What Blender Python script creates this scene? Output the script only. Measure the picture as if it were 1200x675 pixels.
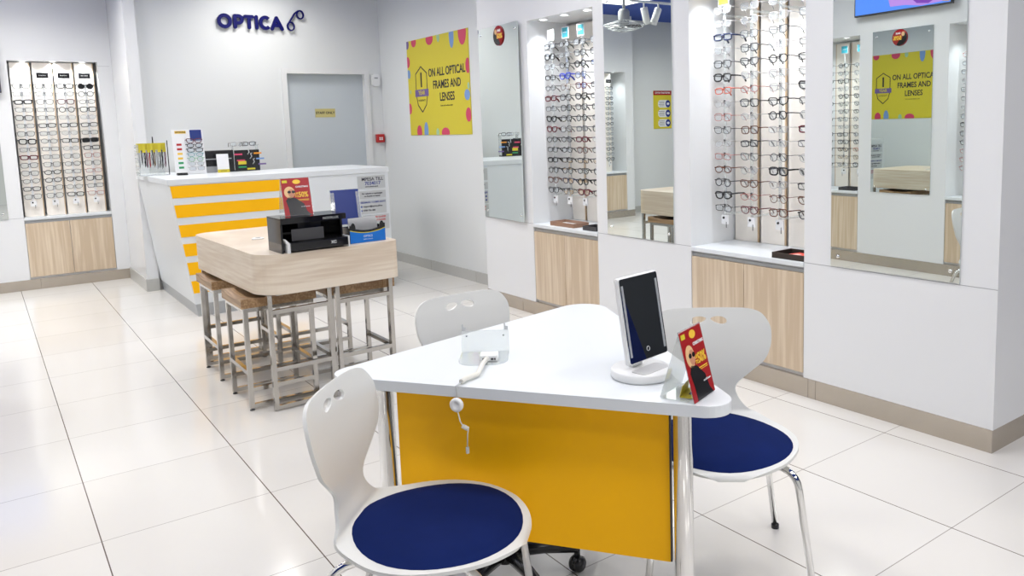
import bpy, bmesh, math, random
from mathutils import Vector, Matrix
random.seed(7)
PI = math.pi
C = bpy.context.scene.collection
for o in list(bpy.data.objects): bpy.data.objects.remove(o)
sc = bpy.context.scene

# ------------------------------------------------------------------ camera, world, lights, exposure
W_, H_ = 1200, 675
FPX, PX, PY = 925.2, 654.0, 256.5
YAW, PITCH, ROLL, CAMH = 0.63189, 0.11826, 0.03075, 1.43
fwd = Vector((math.sin(YAW)*math.cos(PITCH), math.cos(YAW)*math.cos(PITCH), -math.sin(PITCH)))
rt = Vector((math.cos(YAW), -math.sin(YAW), 0)); dn = fwd.cross(rt)
r2 = rt*math.cos(ROLL)+dn*math.sin(ROLL); d2 = -rt*math.sin(ROLL)+dn*math.cos(ROLL)
cd = bpy.data.cameras.new('camera'); cam = bpy.data.objects.new('camera', cd); C.objects.link(cam)
m = Matrix.Identity(4)
for i in range(3):
    m[i][0] = r2[i]; m[i][1] = -d2[i]; m[i][2] = -fwd[i]
m[0][3], m[1][3], m[2][3] = 0, 0, CAMH
cam.matrix_world = m
cd.sensor_fit = 'HORIZONTAL'; cd.sensor_width = 36; cd.lens = FPX/W_*36
cd.shift_x = (W_/2-PX)/W_; cd.shift_y = (PY-H_/2)/W_
cd.clip_start = 0.02; cd.clip_end = 60
sc.camera = cam
sc.view_settings.view_transform = 'Standard'; sc.view_settings.look = 'None'
sc.view_settings.gamma = 1; sc.view_settings.use_curve_mapping = False
sc.view_settings.exposure = -0.06
wd = bpy.data.worlds.new('world'); sc.world = wd; wd.use_nodes = True
bgn = wd.node_tree.nodes['Background']; bgn.inputs[0].default_value = (0.98, 0.97, 0.95, 1); bgn.inputs[1].default_value = 0.60
CEIL = 3.02
def area(name, loc, sx, sy, e, col=(1, .965, .915), rot=(0, 0, 0), spread=180, shape='RECTANGLE'):
    l = bpy.data.lights.new(name, 'AREA'); l.shape = shape; l.size = sx; l.size_y = sy; l.energy = e; l.color = col
    l.spread = math.radians(spread)
    o = bpy.data.objects.new(name, l); o.location = loc; o.rotation_euler = rot; C.objects.link(o); return o
E_CEIL = 11.5
LAMPS = [(0.65, -1.4), (2.3, -1.4), (0.65, 0.4), (2.3, 0.4), (0.65, 2.2), (2.3, 2.2), (0.75, 4.1), (2.3, 4.1), (0.75, 6.0), (2.3, 6.0), (2.3, 7.5), (0.4, 7.8), (-1.0, 6.8), (-0.3, 7.9), (-2.3, 8.0), (4.6, 0.2)]  # front pair behind the camera and one near the far display added as fill
for i, (x, y) in enumerate(LAMPS):
    area('ceiling_and_fill_light', (x, y, CEIL-.03), .55, .55, E_CEIL*(2.3 if y < 0 else (1.45 if y > 5.5 and x < .5 else 1)), spread=150)  # front and far-left lamps boosted to brighten the surfaces there
E_NICHE = 1.6

# ------------------------------------------------------------------ materials
def mat(name, col, rough=.5, metal=0, **k):
    M = bpy.data.materials.new(name); M.use_nodes = True; nt = M.node_tree; b = nt.nodes['Principled BSDF']
    b.inputs['Base Color'].default_value = (*col, 1); b.inputs['Roughness'].default_value = rough; b.inputs['Metallic'].default_value = metal
    if 'emit' in k:
        b.inputs['Emission Color'].default_value = (*k['emit'], 1); b.inputs['Emission Strength'].default_value = k.get('es', 1)
    if 'coat' in k: b.inputs['Coat Weight'].default_value = k['coat']; b.inputs['Coat Roughness'].default_value = .05
    if 'spec' in k: b.inputs['Specular IOR Level'].default_value = k['spec']
    if 'noise' in k:   # subtle procedural variation of the colour
        sc_, amt = k['noise']; tc = nt.nodes.new('ShaderNodeTexCoord'); n = nt.nodes.new('ShaderNodeTexNoise')
        n.inputs['Scale'].default_value = sc_; n.inputs['Detail'].default_value = 3
        r = nt.nodes.new('ShaderNodeMapRange'); r.inputs[3].default_value = 1-amt; r.inputs[4].default_value = 1+amt
        mx = nt.nodes.new('ShaderNodeVectorMath'); mx.operation = 'SCALE'; mx.inputs[0].default_value = col
        nt.links.new(tc.outputs['Object'], n.inputs['Vector']); nt.links.new(n.outputs[0], r.inputs[0])
        nt.links.new(r.outputs[0], mx.inputs['Scale']); nt.links.new(mx.outputs[0], b.inputs['Base Color'])
    return M
def glassmat(name, col, clear=.75, rough=.03):
    M = bpy.data.materials.new(name); M.use_nodes = True; nt = M.node_tree; nt.nodes.remove(nt.nodes['Principled BSDF'])
    out = nt.nodes['Material Output']; t = nt.nodes.new('ShaderNodeBsdfTransparent'); g = nt.nodes.new('ShaderNodeBsdfGlossy')
    t.inputs[0].default_value = (*col, 1); g.inputs['Roughness'].default_value = rough
    d = nt.nodes.new('ShaderNodeBsdfDiffuse'); d.inputs[0].default_value = (*[min(1, c) for c in col], 1)
    lw = nt.nodes.new('ShaderNodeLayerWeight'); lw.inputs[0].default_value = .35
    fr = nt.nodes.new('ShaderNodeMath'); fr.operation = 'MULTIPLY_ADD'; fr.inputs[1].default_value = .35; fr.inputs[2].default_value = .03; nt.links.new(lw.outputs['Facing'], fr.inputs[0])
    m1 = nt.nodes.new('ShaderNodeMixShader'); m1.inputs[0].default_value = 1-clear
    nt.links.new(t.outputs[0], m1.inputs[1]); nt.links.new(d.outputs[0], m1.inputs[2])
    m2 = nt.nodes.new('ShaderNodeMixShader'); nt.links.new(fr.outputs[0], m2.inputs[0])
    nt.links.new(m1.outputs[0], m2.inputs[1]); nt.links.new(g.outputs[0], m2.inputs[2]); nt.links.new(m2.outputs[0], out.inputs[0])
    return M
def woodmat(name, c1, c2, axis='z', rough=.45, scale=1.0, dark=None):
    M = bpy.data.materials.new(name); M.use_nodes = True; nt = M.node_tree; b = nt.nodes['Principled BSDF']
    b.inputs['Roughness'].default_value = rough
    tc = nt.nodes.new('ShaderNodeTexCoord'); mp = nt.nodes.new('ShaderNodeMapping'); nt.links.new(tc.outputs['Object'], mp.inputs[0])
    s = [9*scale]*3; s['xyz'.index(axis)] = .9*scale; s = [.9*scale, .9*scale, 13*scale] if name == 'oak_table' else s; mp.inputs['Scale'].default_value = s
    n1 = nt.nodes.new('ShaderNodeTexNoise'); n1.inputs['Scale'].default_value = 1.0; n1.inputs['Detail'].default_value = 5; n1.inputs['Distortion'].default_value = .8
    nt.links.new(mp.outputs[0], n1.inputs['Vector'])
    ml = nt.nodes.new('ShaderNodeMath'); ml.operation = 'MULTIPLY'; ml.inputs[1].default_value = 9; nt.links.new(n1.outputs[0], ml.inputs[0])
    fr = nt.nodes.new('ShaderNodeMath'); fr.operation = 'PINGPONG'; fr.inputs[1].default_value = 1; nt.links.new(ml.outputs[0], fr.inputs[0])
    mp2 = nt.nodes.new('ShaderNodeMapping'); nt.links.new(tc.outputs['Object'], mp2.inputs[0])
    s2 = [90*scale]*3; s2['xyz'.index(axis)] = 3*scale; s2 = [3, 3, 70] if name == 'oak_table' else s2; mp2.inputs['Scale'].default_value = s2
    n2 = nt.nodes.new('ShaderNodeTexNoise'); n2.inputs['Scale'].default_value = 1; n2.inputs['Detail'].default_value = 3; nt.links.new(mp2.outputs[0], n2.inputs['Vector'])
    n3 = nt.nodes.new('ShaderNodeTexNoise'); n3.inputs['Scale'].default_value = .35; n3.inputs['Detail'].default_value = 2; nt.links.new(mp.outputs[0], n3.inputs['Vector'])
    a = nt.nodes.new('ShaderNodeMath'); a.operation = 'MULTIPLY_ADD'; nt.links.new(fr.outputs[0], a.inputs[0]); a.inputs[1].default_value = .3; nt.links.new(n2.outputs[0], a.inputs[2])
    a2 = nt.nodes.new('ShaderNodeMath'); a2.operation = 'ADD'; nt.links.new(a.outputs[0], a2.inputs[0]); nt.links.new(n3.outputs[0], a2.inputs[1])
    cr = nt.nodes.new('ShaderNodeValToRGB'); cr.color_ramp.elements[0].position = .75; cr.color_ramp.elements[1].position = 1.5
    cr.color_ramp.elements[0].position = .72; cr.color_ramp.elements[1].position = 1.0
    sub = nt.nodes.new('ShaderNodeMath'); sub.operation = 'MULTIPLY'; sub.inputs[1].default_value = .72; nt.links.new(a2.outputs[0], sub.inputs[0])
    cr.color_ramp.elements[0].color = (*c1, 1); cr.color_ramp.elements[1].color = (*c2, 1)
    nt.links.new(sub.outputs[0], cr.inputs[0]); nt.links.new(cr.outputs[0], b.inputs['Base Color'])
    return M
wall_p = mat('wall_paint', (.725, .745, .745), .55, noise=(1.2, .015))
panel_w = mat('white_gloss_panel', (.765, .78, .795), .22, noise=(1, .01))
niche_w = mat('niche_white', (.85, .87, .9), .4)
blue_c = mat('blue_ceiling_paint', (.018, .06, .34), .7)
base_m = mat('brushed_metal_skirting', (.50, .45, .385), .26, .75, noise=(3, .08))
base_g = mat('grey_stone_skirting', (.50, .50, .48), .3, noise=(4, .06))
white = mat('white_plastic', (.80, .81, .81), .35)
shell_m = mat('white_chair_plastic', (.70, .71, .69), .32)
white_top = mat('white_laminate', (.71, .745, .77), .3)
groove_m = mat('grey_aluminium_groove', (.42, .44, .46), .35, .4)
yellow = mat('mustard_panel', (.98, .50, .0), .5, spec=.25)
yellowp = mat('poster_yellow', (.66, .56, .03), .5)
navyf = mat('navy_fabric', (.004, .013, .085), .95, noise=(14, .15), spec=.12)
navyp = mat('navy_plastic', (.002, .003, .10), .5, spec=.2)
navycard = mat('navy_card', (.01, .03, .2), .25)
black = mat('black_plastic', (.012, .012, .014), .25)
blackg = mat('black_gloss', (.008, .008, .01), .06)
darkg = mat('dark_grey', (.05, .05, .055), .4)
grey = mat('mid_grey', (.35, .36, .37), .5)
silver = mat('silver_plate', (.55, .57, .58), .35, .3)
chrome = mat('chrome', (.80, .80, .79), .08, 1.0)
steel = mat('polished_steel', (.52, .50, .47), .15, 1.0, noise=(9, .1))
mirror_m = mat('mirror_glass', (.80, .85, .83), .0, 1.0)
mirror_d = mat('table_mirror_glass', (.80, .84, .86), .0, 1.0)
red = mat('red_print', (.36, .008, .012), .35)
redp = mat('red_plastic', (.45, .01, .01), .35)
orange = mat('orange_print', (.8, .3, .02), .4)
gold = mat('gold_print', (.85, .55, .05), .4)
pinkd = mat('pink_dot', (.62, .05, .13), .5)
blued = mat('blue_dot', (.18, .32, .62), .5)
greend = mat('green_dot', (.35, .55, .35), .5)
purpd = mat('purple_dot', (.16, .1, .3), .5)
ink = mat('ink', (.012, .012, .03), .5)
inkblue = mat('ink_blue', (.01, .03, .25), .5)
inkred = mat('ink_red', (.5, .03, .04), .5)
inkgreen = mat('ink_green', (.02, .3, .1), .5)
paper = mat('paper', (.82, .83, .84), .6)
skin = mat('printed_skin', (.55, .25, .15), .5)
blond = mat('printed_blond', (.75, .5, .25), .5)
brass = mat('brass_plate', (.62, .56, .26), .35, .4)
doorm = mat('door_paint', (.52, .57, .61), .5)
acryl = glassmat('clear_acrylic', (.95, .97, .97), .77)
lensm = glassmat('lens', (.95, .97, .98), .93)
teal = mat('teal_card', (.03, .28, .36), .5)
oak = woodmat('oak_door', (.56, .44, .31), (.72, .61, .47), 'z', .4, .55)
oak_t = woodmat('oak_table', (.66, .55, .43), (.78, .69, .57), 'x', .35, .8)
oak_s = woodmat('stool_wood', (.26, .15, .07), (.46, .30, .16), 'x', .4, 1.2)
strip_w = mat('wood_edge', (.60, .44, .28), .5, noise=(20, .15))
board_m = mat('display_board', (.90, .85, .78), .4, noise=(9, .03))
lampm = mat('lamp_diffuser', (1, 1, 1), .4, emit=(1, .98, .95), es=6)
lampn = mat('niche_lamp_diffuser', (1, 1, 1), .4, emit=(1, 1, 1), es=5)
cable_m = mat('white_cable', (.75, .74, .68), .4)
# floor tiles
def floormat():
    M = bpy.data.materials.new('white_floor_tile'); M.use_nodes = True; nt = M.node_tree; b = nt.nodes['Principled BSDF']
    tc = nt.nodes.new('ShaderNodeTexCoord'); sep = nt.nodes.new('ShaderNodeSeparateXYZ'); nt.links.new(tc.outputs['Object'], sep.inputs[0])
    def line(out, off, step, w):
        a = nt.nodes.new('ShaderNodeMath'); a.operation = 'SUBTRACT'; a.inputs[1].default_value = off; nt.links.new(sep.outputs[out], a.inputs[0])
        d = nt.nodes.new('ShaderNodeMath'); d.operation = 'DIVIDE'; d.inputs[1].default_value = step; nt.links.new(a.outputs[0], d.inputs[0])
        f = nt.nodes.new('ShaderNodeMath'); f.operation = 'ROUND'; nt.links.new(d.outputs[0], f.inputs[0])
        s = nt.nodes.new('ShaderNodeMath'); s.operation = 'SUBTRACT'; nt.links.new(d.outputs[0], s.inputs[0]); nt.links.new(f.outputs[0], s.inputs[1])
        ab = nt.nodes.new('ShaderNodeMath'); ab.operation = 'ABSOLUTE'; nt.links.new(s.outputs[0], ab.inputs[0])
        l = nt.nodes.new('ShaderNodeMath'); l.operation = 'LESS_THAN'; l.inputs[1].default_value = w/step/2; nt.links.new(ab.outputs[0], l.inputs[0])
        fl = nt.nodes.new('ShaderNodeMath'); fl.operation = 'FLOOR'; nt.links.new(d.outputs[0], fl.inputs[0])
        return l, fl
    lx, fx = line('X', .2345, .5927, .0042); ly, fy = line('Y', 1.303, .613, .0034)
    ly2 = nt.nodes.new('ShaderNodeMath'); ly2.operation = 'MULTIPLY'; ly2.inputs[1].default_value = .62; nt.links.new(ly.outputs[0], ly2.inputs[0])
    mx = nt.nodes.new('ShaderNodeMath'); mx.operation = 'MAXIMUM'; nt.links.new(lx.outputs[0], mx.inputs[0]); nt.links.new(ly2.outputs[0], mx.inputs[1])
    cb = nt.nodes.new('ShaderNodeCombineXYZ'); nt.links.new(fx.outputs[0], cb.inputs[0]); nt.links.new(fy.outputs[0], cb.inputs[1])
    wn = nt.nodes.new('ShaderNodeTexWhiteNoise'); nt.links.new(cb.outputs[0], wn.inputs['Vector'])
    n = nt.nodes.new('ShaderNodeTexNoise'); n.inputs['Scale'].default_value = 1.3; n.inputs['Detail'].default_value = 4; nt.links.new(tc.outputs['Object'], n.inputs['Vector'])
    ad = nt.nodes.new('ShaderNodeMath'); ad.operation = 'ADD'; nt.links.new(wn.outputs['Value'], ad.inputs[0]); nt.links.new(n.outputs[0], ad.inputs[1])
    mr = nt.nodes.new('ShaderNodeMapRange'); mr.inputs[2].default_value = 2; nt.links.new(ad.outputs[0], mr.inputs[0])
    m1 = nt.nodes.new('ShaderNodeMix'); m1.data_type = 'RGBA'; m1.inputs['A'].default_value = (.69, .67, .63, 1); m1.inputs['B'].default_value = (.745, .73, .70, 1)
    nt.links.new(mr.outputs[0], m1.inputs['Factor'])
    m2 = nt.nodes.new('ShaderNodeMix'); m2.data_type = 'RGBA'; m2.inputs['B'].default_value = (.12, .09, .07, 1)
    nt.links.new(mx.outputs[0], m2.inputs['Factor']); nt.links.new(m1.outputs['Result'], m2.inputs['A']); nt.links.new(m2.outputs['Result'], b.inputs['Base Color'])
    b.inputs['Roughness'].default_value = .13
    return M
floor_m = floormat()

# ------------------------------------------------------------------ mesh helpers
class MB:
    def __init__(s): s.bm = bmesh.new()
    def box(s, x0, x1, y0, y1, z0, z1, bev=0):
        if not bev:
            v = [s.bm.verts.new(p) for p in [(x0, y0, z0), (x1, y0, z0), (x1, y1, z0), (x0, y1, z0), (x0, y0, z1), (x1, y0, z1), (x1, y1, z1), (x0, y1, z1)]]
            for f in [(0, 3, 2, 1), (4, 5, 6, 7), (0, 1, 5, 4), (1, 2, 6, 5), (2, 3, 7, 6), (3, 0, 4, 7)]: s.bm.faces.new([v[i] for i in f])
        else:
            t = bmesh.new(); u = MB.__new__(MB); u.bm = t; u.box(x0, x1, y0, y1, z0, z1)
            bmesh.ops.bevel(t, geom=t.edges[:], offset=bev, segments=2, affect='EDGES', profile=.5)
            s.join(t)
        return s
    def join(s, t, M=None):
        vm = {}
        for v in t.verts: vm[v] = s.bm.verts.new(M @ v.co if M else v.co)
        for f in t.faces:
            try:
                nf = s.bm.faces.new([vm[v] for v in f.verts]); nf.smooth = f.smooth
            except ValueError: pass
        t.free()
    def tube(s, pts, r, n=8, cap=True, sq=False):
        pts = [Vector(p) for p in pts]; rings = []; N = len(pts)
        if sq: n = 4
        ref = None
        for i, p in enumerate(pts):
            t = (pts[min(i+1, N-1)]-pts[max(i-1, 0)]).normalized()
            if ref is None: ref = Vector((0, 0, 1)) if abs(t.z) < .9 else Vector((1, 0, 0))
            a = t.cross(ref)
            if a.length < 1e-4: a = t.orthogonal()
            a.normalize(); b = a.cross(t).normalized(); ref = b
            rr = r[i] if isinstance(r, (list, tuple)) else r
            if sq: rr *= 1.414
            rings.append([s.bm.verts.new(p+a*math.cos(2*PI*(k+(.5 if sq else 0))/n)*rr+b*math.sin(2*PI*(k+(.5 if sq else 0))/n)*rr) for k in range(n)])
        for i in range(N-1):
            for k in range(n):
                f = s.bm.faces.new([rings[i][k], rings[i][(k+1) % n], rings[i+1][(k+1) % n], rings[i+1][k]]); f.smooth = not sq
        if cap: s.bm.faces.new(rings[0][::-1]); s.bm.faces.new(rings[-1])
        return s
    def loop(s, pts, r, n=6):
        pts = [Vector(p) for p in pts]; N = len(pts); c = sum(pts, Vector())/N; rings = []
        nrm = (pts[0]-c).cross(pts[N//4]-c).normalized()
        for i, p in enumerate(pts):
            t = (pts[(i+1) % N]-pts[i-1]).normalized(); a = t.cross(nrm).normalized()
            rings.append([s.bm.verts.new(p+a*math.cos(2*PI*k/n)*r+nrm*math.sin(2*PI*k/n)*r) for k in range(n)])
        for i in range(N):
            for k in range(n):
                f = s.bm.faces.new([rings[i][k], rings[i][(k+1) % n], rings[(i+1) % N][(k+1) % n], rings[(i+1) % N][k]]); f.smooth = True
        return s
    def lathe(s, prof, c=(0, 0, 0), n=24, M=None):
        rings = []
        for (r, z) in prof:
            rings.append([s.bm.verts.new((M or Matrix.Identity(4)) @ Vector((c[0]+r*math.cos(2*PI*k/n), c[1]+r*math.sin(2*PI*k/n), c[2]+z))) for k in range(n)])
        for i in range(len(rings)-1):
            for k in range(n):
                f = s.bm.faces.new([rings[i][k], rings[i][(k+1) % n], rings[i+1][(k+1) % n], rings[i+1][k]]); f.smooth = True
        if prof[0][0] > 1e-5: s.bm.faces.new(rings[0][::-1])
        if prof[-1][0] > 1e-5: s.bm.faces.new(rings[-1])
        return s
    def prism(s, pts, z0, z1, M=None, bev=0):
        t = bmesh.new(); M = M or Matrix.Identity(4)
        a = [t.verts.new((p[0], p[1], z0)) for p in pts]; b = [t.verts.new((p[0], p[1], z1)) for p in pts]; n = len(pts)
        f0 = t.faces.new(a[::-1]); f1 = t.faces.new(b)
        for i in range(n): t.faces.new([a[i], a[(i+1) % n], b[(i+1) % n], b[i]])
        if bev:
            ed = list(set(f0.edges[:]+f1.edges[:])); bmesh.ops.bevel(t, geom=ed, offset=bev, segments=2, affect='EDGES', profile=.5)
        s.join(t, M); return s
    def ell(s, c, rx, rz, n=18, y=0, t=.0006, rot=0):   # flat ellipse facing -y
        pts = []
        for k in range(n):
            a = 2*PI*k/n; x, z = rx*math.cos(a), rz*math.sin(a)
            pts.append((c[0]+x*math.cos(rot)-z*math.sin(rot), c[1]+x*math.sin(rot)+z*math.cos(rot)))
        return s.poly(pts, y, t)
    def poly(s, pts, y=0, t=.0006):      # flat xz polygon facing -y, thickness t in front of y
        a = [s.bm.verts.new((p[0], y-t, p[1])) for p in pts]; b = [s.bm.verts.new((p[0], y, p[1])) for p in pts]; n = len(pts)
        s.bm.faces.new(a); s.bm.faces.new(b[::-1])
        for i in range(n): s.bm.faces.new([a[i], b[i], b[(i+1) % n], a[(i+1) % n]])
        return s
    def mesh(s, name, mt):
        bmesh.ops.recalc_face_normals(s.bm, faces=s.bm.faces[:])
        me = bpy.data.meshes.new(name); s.bm.to_mesh(me); s.bm.free(); me.materials.append(mt); return me
    def build(s, name, mt, parent=None, **k):
        return link(name, s.mesh(name, mt), parent, **k)
def link(name, me, parent=None, loc=(0, 0, 0), rot=(0, 0, 0), label=None):
    o = bpy.data.objects.new(name, me); C.objects.link(o); o.location = loc; o.rotation_euler = rot
    if parent: o.parent = parent
    if label: o['label'] = label
    return o
def thing(name, label, cat, loc=(0, 0, 0), rz=0, group=None, rot=None):
    o = bpy.data.objects.new(name, None); C.objects.link(o); o.empty_display_size = .05
    o.location = loc; o.rotation_euler = rot or (0, 0, rz); o['label'] = label; o['category'] = cat
    if group: o['group'] = group
    return o
def tag(o, label, cat, group=None):
    o['label'] = label; o['category'] = cat
    if group: o['group'] = group
    return o
def struct(name, mb, m):
    o = mb.build(name, m); o['kind'] = 'structure'; return o
def copy_tree(o, label=None):
    c = o.copy(); C.objects.link(c)
    for ch in o.children:
        d = ch.copy(); C.objects.link(d); d.parent = c
        for g in ch.children:
            e = g.copy(); C.objects.link(e); e.parent = d
    if label: c['label'] = label
    return c
def textmesh(body, size, ext=.0004, bold=0, align='CENTER', sx=1.0, space=1.0):
    cu = bpy.data.curves.new('t', 'FONT'); cu.body = body; cu.size = size; cu.extrude = ext; cu.align_x = align; cu.align_y = 'CENTER'
    cu.offset = bold; cu.space_line = space; cu.resolution_u = 3
    o = bpy.data.objects.new('t', cu); C.objects.link(o); bpy.context.view_layer.update()
    me = bpy.data.meshes.new_from_object(o.evaluated_get(bpy.context.evaluated_depsgraph_get()))
    bpy.data.objects.remove(o)
    me.transform(Matrix.Diagonal((sx, 1, 1, 1))); me.transform(Matrix.Rotation(PI/2, 4, 'X')); return me
def text(name, body, size, mt, parent, x, z, y=-.001, **k):
    me = textmesh(body, size, **k); me.materials.clear(); me.materials.append(mt)
    return link(name, me, parent, (x, y, z))
def rrect(x0, x1, y0, y1, r, n=6):
    rs = r if isinstance(r, (list, tuple)) else [r]*4; pts = []
    for (cx, cy, a0, q) in [(x1, y0, -90, rs[0]), (x1, y1, 0, rs[1]), (x0, y1, 90, rs[2]), (x0, y0, 180, rs[3])]:
        ccx = cx-q if cx == x1 else cx+q; ccy = cy+q if cy == y0 else cy-q
        if q == 0: pts.append((cx, cy)); continue
        for k in range(n+1):
            a = math.radians(a0+90*k/n); pts.append((ccx+q*math.cos(a), ccy+q*math.sin(a)))
    return pts

# ------------------------------------------------------------------ room shell
XR, XP, XC = 3.33, 3.66, 1.185
YD, YB, YG = 9.1, 8.2, 9.42
YR0, YR1 = 1.505, 5.56
ZN0, ZN1 = .70, 2.19
ND = .40
struct('floor', MB().box(-4.5, 9, -4, 10, -.1, 0), floor_m)
struct('ceiling', MB().box(-4.5, 9, -4, 10, CEIL, CEIL+.1), blue_c)
struct('wall_back', MB().box(XC+.05, 2.60, YB, YB+.15, 0, CEIL).box(3.485, XP, YB, YB+.15, 0, CEIL).box(2.60, 3.485, YB, YB+.15, 2.062, CEIL).box(2.6, 3.485, YB+.13, YB+.15, 0, 2.062), wall_p)
struct('wall_column', MB().box(XC, XC+.1, YB-.06, YD, 0, CEIL), panel_w)
struct('wall_right', MB().box(XP, XP+.2, YR1-.05, YB+.15, 0, CEIL), wall_p)
struct('wall_alcove', MB().box(-4.4, -1.5, YG, YG+.1, 0, CEIL), wall_p)
struct('wall_left', MB().box(-4.5, -4.4, -4, YG+.1, 0, CEIL), wall_p)
struct('wall_dark_backdrop', MB().box(8.0, 8.2, -4, YR0, 0, CEIL), mat('dark_backdrop', (.03, .035, .045), .4))  # unseen dark wall, added to darken the table mirror's reflection

def unit_wall(name, L, niches, D, M, bbm=base_m, gloss=panel_w):
    """wall run in local coords: x 0..L, face at y=0, solid towards +y, with open niches."""
    mb = MB(); x = 0
    for (a, b) in niches:
        mb.box(x, a, 0, D+.1, .10, CEIL); mb.box(a, b, 0, D+.1, ZN1, CEIL); mb.box(a, b, .35, D+.1, 0.10, ZN0-.035); mb.box(a, b, D, D+.1, ZN0-.035, ZN1); x = b
        mb.box(a, b, .02, .35, .10, .118)
    mb.box(x, L, 0, D+.1, .10, CEIL)
    o = mb.build(name, gloss); o['kind'] = 'structure'; o.matrix_world = M
    b2 = MB().box(0, L, -.004, D+.1, 0, .10).build('baseboard_'+name.replace('wall_', ''), bbm); b2['kind'] = 'structure'; b2.matrix_world = M
    return o
def Mw(x, y, rz): return Matrix.Translation((x, y, 0)) @ Matrix.Rotation(rz, 4, 'Z')
# local x runs left->right as seen by somebody facing the wall
M_R = Mw(XR, YR1, -PI/2); L_R = YR1-YR0
M_D = Mw(-1.5, YD, 0)
M_P = Mw(-.067, 1.7, PI/2+.06)
NR = [(YR1-4.865, YR1-4.10), (YR1-3.237, YR1-2.45)]
NDp = [(.15, .90), (1.82, 2.56)]
NP = [(1.06, 1.86), (2.75, 3.52)]
unit_wall('wall_display_right', L_R, NR, ND, M_R)
unit_wall('wall_display_back', XC+1.5, NDp, .38, M_D)
unit_wall('wall_display_partition', 4.0, NP, ND, M_P)
struct('wall_return', MB().box(XR+ND+.1, 8.0, YR0, YR0+.2, .1, CEIL), panel_w)
struct('baseboard_return', MB().box(XR+ND+.1, 8.0, YR0-.004, YR0+.2, 0, .1), base_m)
struct('baseboard_right', MB().box(XP-.012, XP, YR1, YB-.012, 0, .10), base_g)
struct('baseboard_back', MB().box(XC+.1, 2.574, YB-.012, YB, 0, .10).box(3.51, XP-.012, YB-.012, YB, 0, .10), base_g)
struct('baseboard_column', MB().box(XC-.012, XC, YB-.06, YD-.004, 0, .115).box(XC-.012, XC+.1, YB-.075, YB-.06, 0, .115), base_g)
struct('baseboard_alcove', MB().box(-4.4, -1.5, YG-.012, YG, 0, .10), base_g)
# fine seams between the laminate panels
def seam(M, segs, nm):
    mb = MB()
    for (x0, x1, z0, z1) in segs: mb.box(x0, x1, -.0008, .001, z0, z1)
    o = mb.build(nm, mat('seam_grey', (.30, .31, .33), .6)); o['kind'] = 'structure'; o.matrix_world = M
seam(M_R, [(NR[1][1], L_R, .699, .7015), (0, NR[0][0], .699, .7015), (NR[0][1], NR[1][0], .699, .7015), (NR[1][1]+.02, NR[1][1]+.022, .1, .10)], 'trim_1')
seam(M_D, [(NDp[1][1], XC+1.48, 2.148, 2.150), (NDp[0][1], NDp[1][0], .699, .7015)], 'trim_2')
# skirting joints
jm = mat('skirting_joint', (.22, .19, .16), .5)
def joints(M, xs, nm):
    mb = MB()
    for x in xs: mb.box(x, x+.002, -.0048, -.003, 0, .10)
    o = mb.build(nm, jm); o['kind'] = 'structure'; o.matrix_world = M
joints(M_R, [.52, NR[1][1]+.03, NR[1][1]+.075], 'trim_3'); joints(M_D, [.8, 1.9], 'trim_4')
o = MB().box(XP-.0128, XP-.011, 6.30, 6.302, 0, .1).box(XP-.0128, XP-.011, 7.2, 7.202, 0, .1).build('trim_5', jm); o['kind'] = 'structure'

# ------------------------------------------------------------------ door in the back wall
d1 = MB().box(2.626, 3.459, YB+.05, YB+.09, 0.005, 2.036).build('door_1', doorm); d1['kind'] = 'structure'
df = MB().box(2.574, 2.626, YB-.02, YB+.09, 0, 2.087).box(3.459, 3.51, YB-.02, YB+.09, 0, 2.087).box(2.626, 3.459, YB-.02, YB+.09, 2.036, 2.087).build('trim_6', mat('door_frame_white', (.74, .75, .75), .4)); df['kind'] = 'structure'
hd = MB().box(2.655, 2.68, YB+.02, YB+.05, .98, 1.06).tube([(2.667, YB+.02, 1.03), (2.667, YB-.0, 1.03), (2.75, YB-.0, 1.03)], .009).build('door_handle', steel, d1)
sg = thing('door_sign', 'small brass coloured STAFF ONLY plate on the grey door', 'sign', (3.027, YB+.05, 1.632))
MB().box(-.108, .108, -.004, 0, -.045, .045).build('plate', brass, sg)
text('lettering', 'STAFF ONLY', .036, ink, sg, 0, 0, -.0046, bold=.0006)

# ------------------------------------------------------------------ OPTICA wall lettering
lg = thing('wall_lettering', 'navy raised OPTICA lettering with spectacles emblem high on the back wall', 'sign', (2.0, YB, 2.46))
SK = [0]
def stroke(mb, pts, r=.0165):   # rounded raised strokes in the xz plane
    for i in range(len(pts)-1):
        a, b = Vector(pts[i]), Vector(pts[i+1]); d = (b-a).normalized(); n = Vector((-d.y, d.x)); out = []
        for k in range(7): t = PI/2+PI*k/6; out.append(a+(d*math.cos(t)+n*math.sin(t))*r)
        for k in range(7): t = -PI/2+PI*k/6; out.append(b+(d*math.cos(t)+n*math.sin(t))*r)
        SK[0] += 1; mb.poly([(p.x, p.y) for p in out], -.02, .0204+.0003*(SK[0] % 4))
def ring(mb, c, rx, rz, r, a0=0, a1=360, n=28):
    rings = []
    for k in range(n+1):
        a = math.radians(a0+(a1-a0)*k/n); ca, sa = math.cos(a), math.sin(a)
        rings.append([mb.bm.verts.new((c[0]+(rx+q)*ca, y, c[1]+(rz+q)*sa)) for q, y in ((-r, -.04), (r, -.04), (r, -.02), (-r, -.02))])
    for k in range(n):
        for j in range(4): mb.bm.faces.new([rings[k][j], rings[k][(j+1) % 4], rings[k+1][(j+1) % 4], rings[k+1][j]])
    if a1-a0 < 360: mb.bm.faces.new(rings[0]); mb.bm.faces.new(rings[-1][::-1])
h = .135
def letter(fn):
    mb = MB(); fn(mb); mb.build('letter', navyp, lg)
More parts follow.
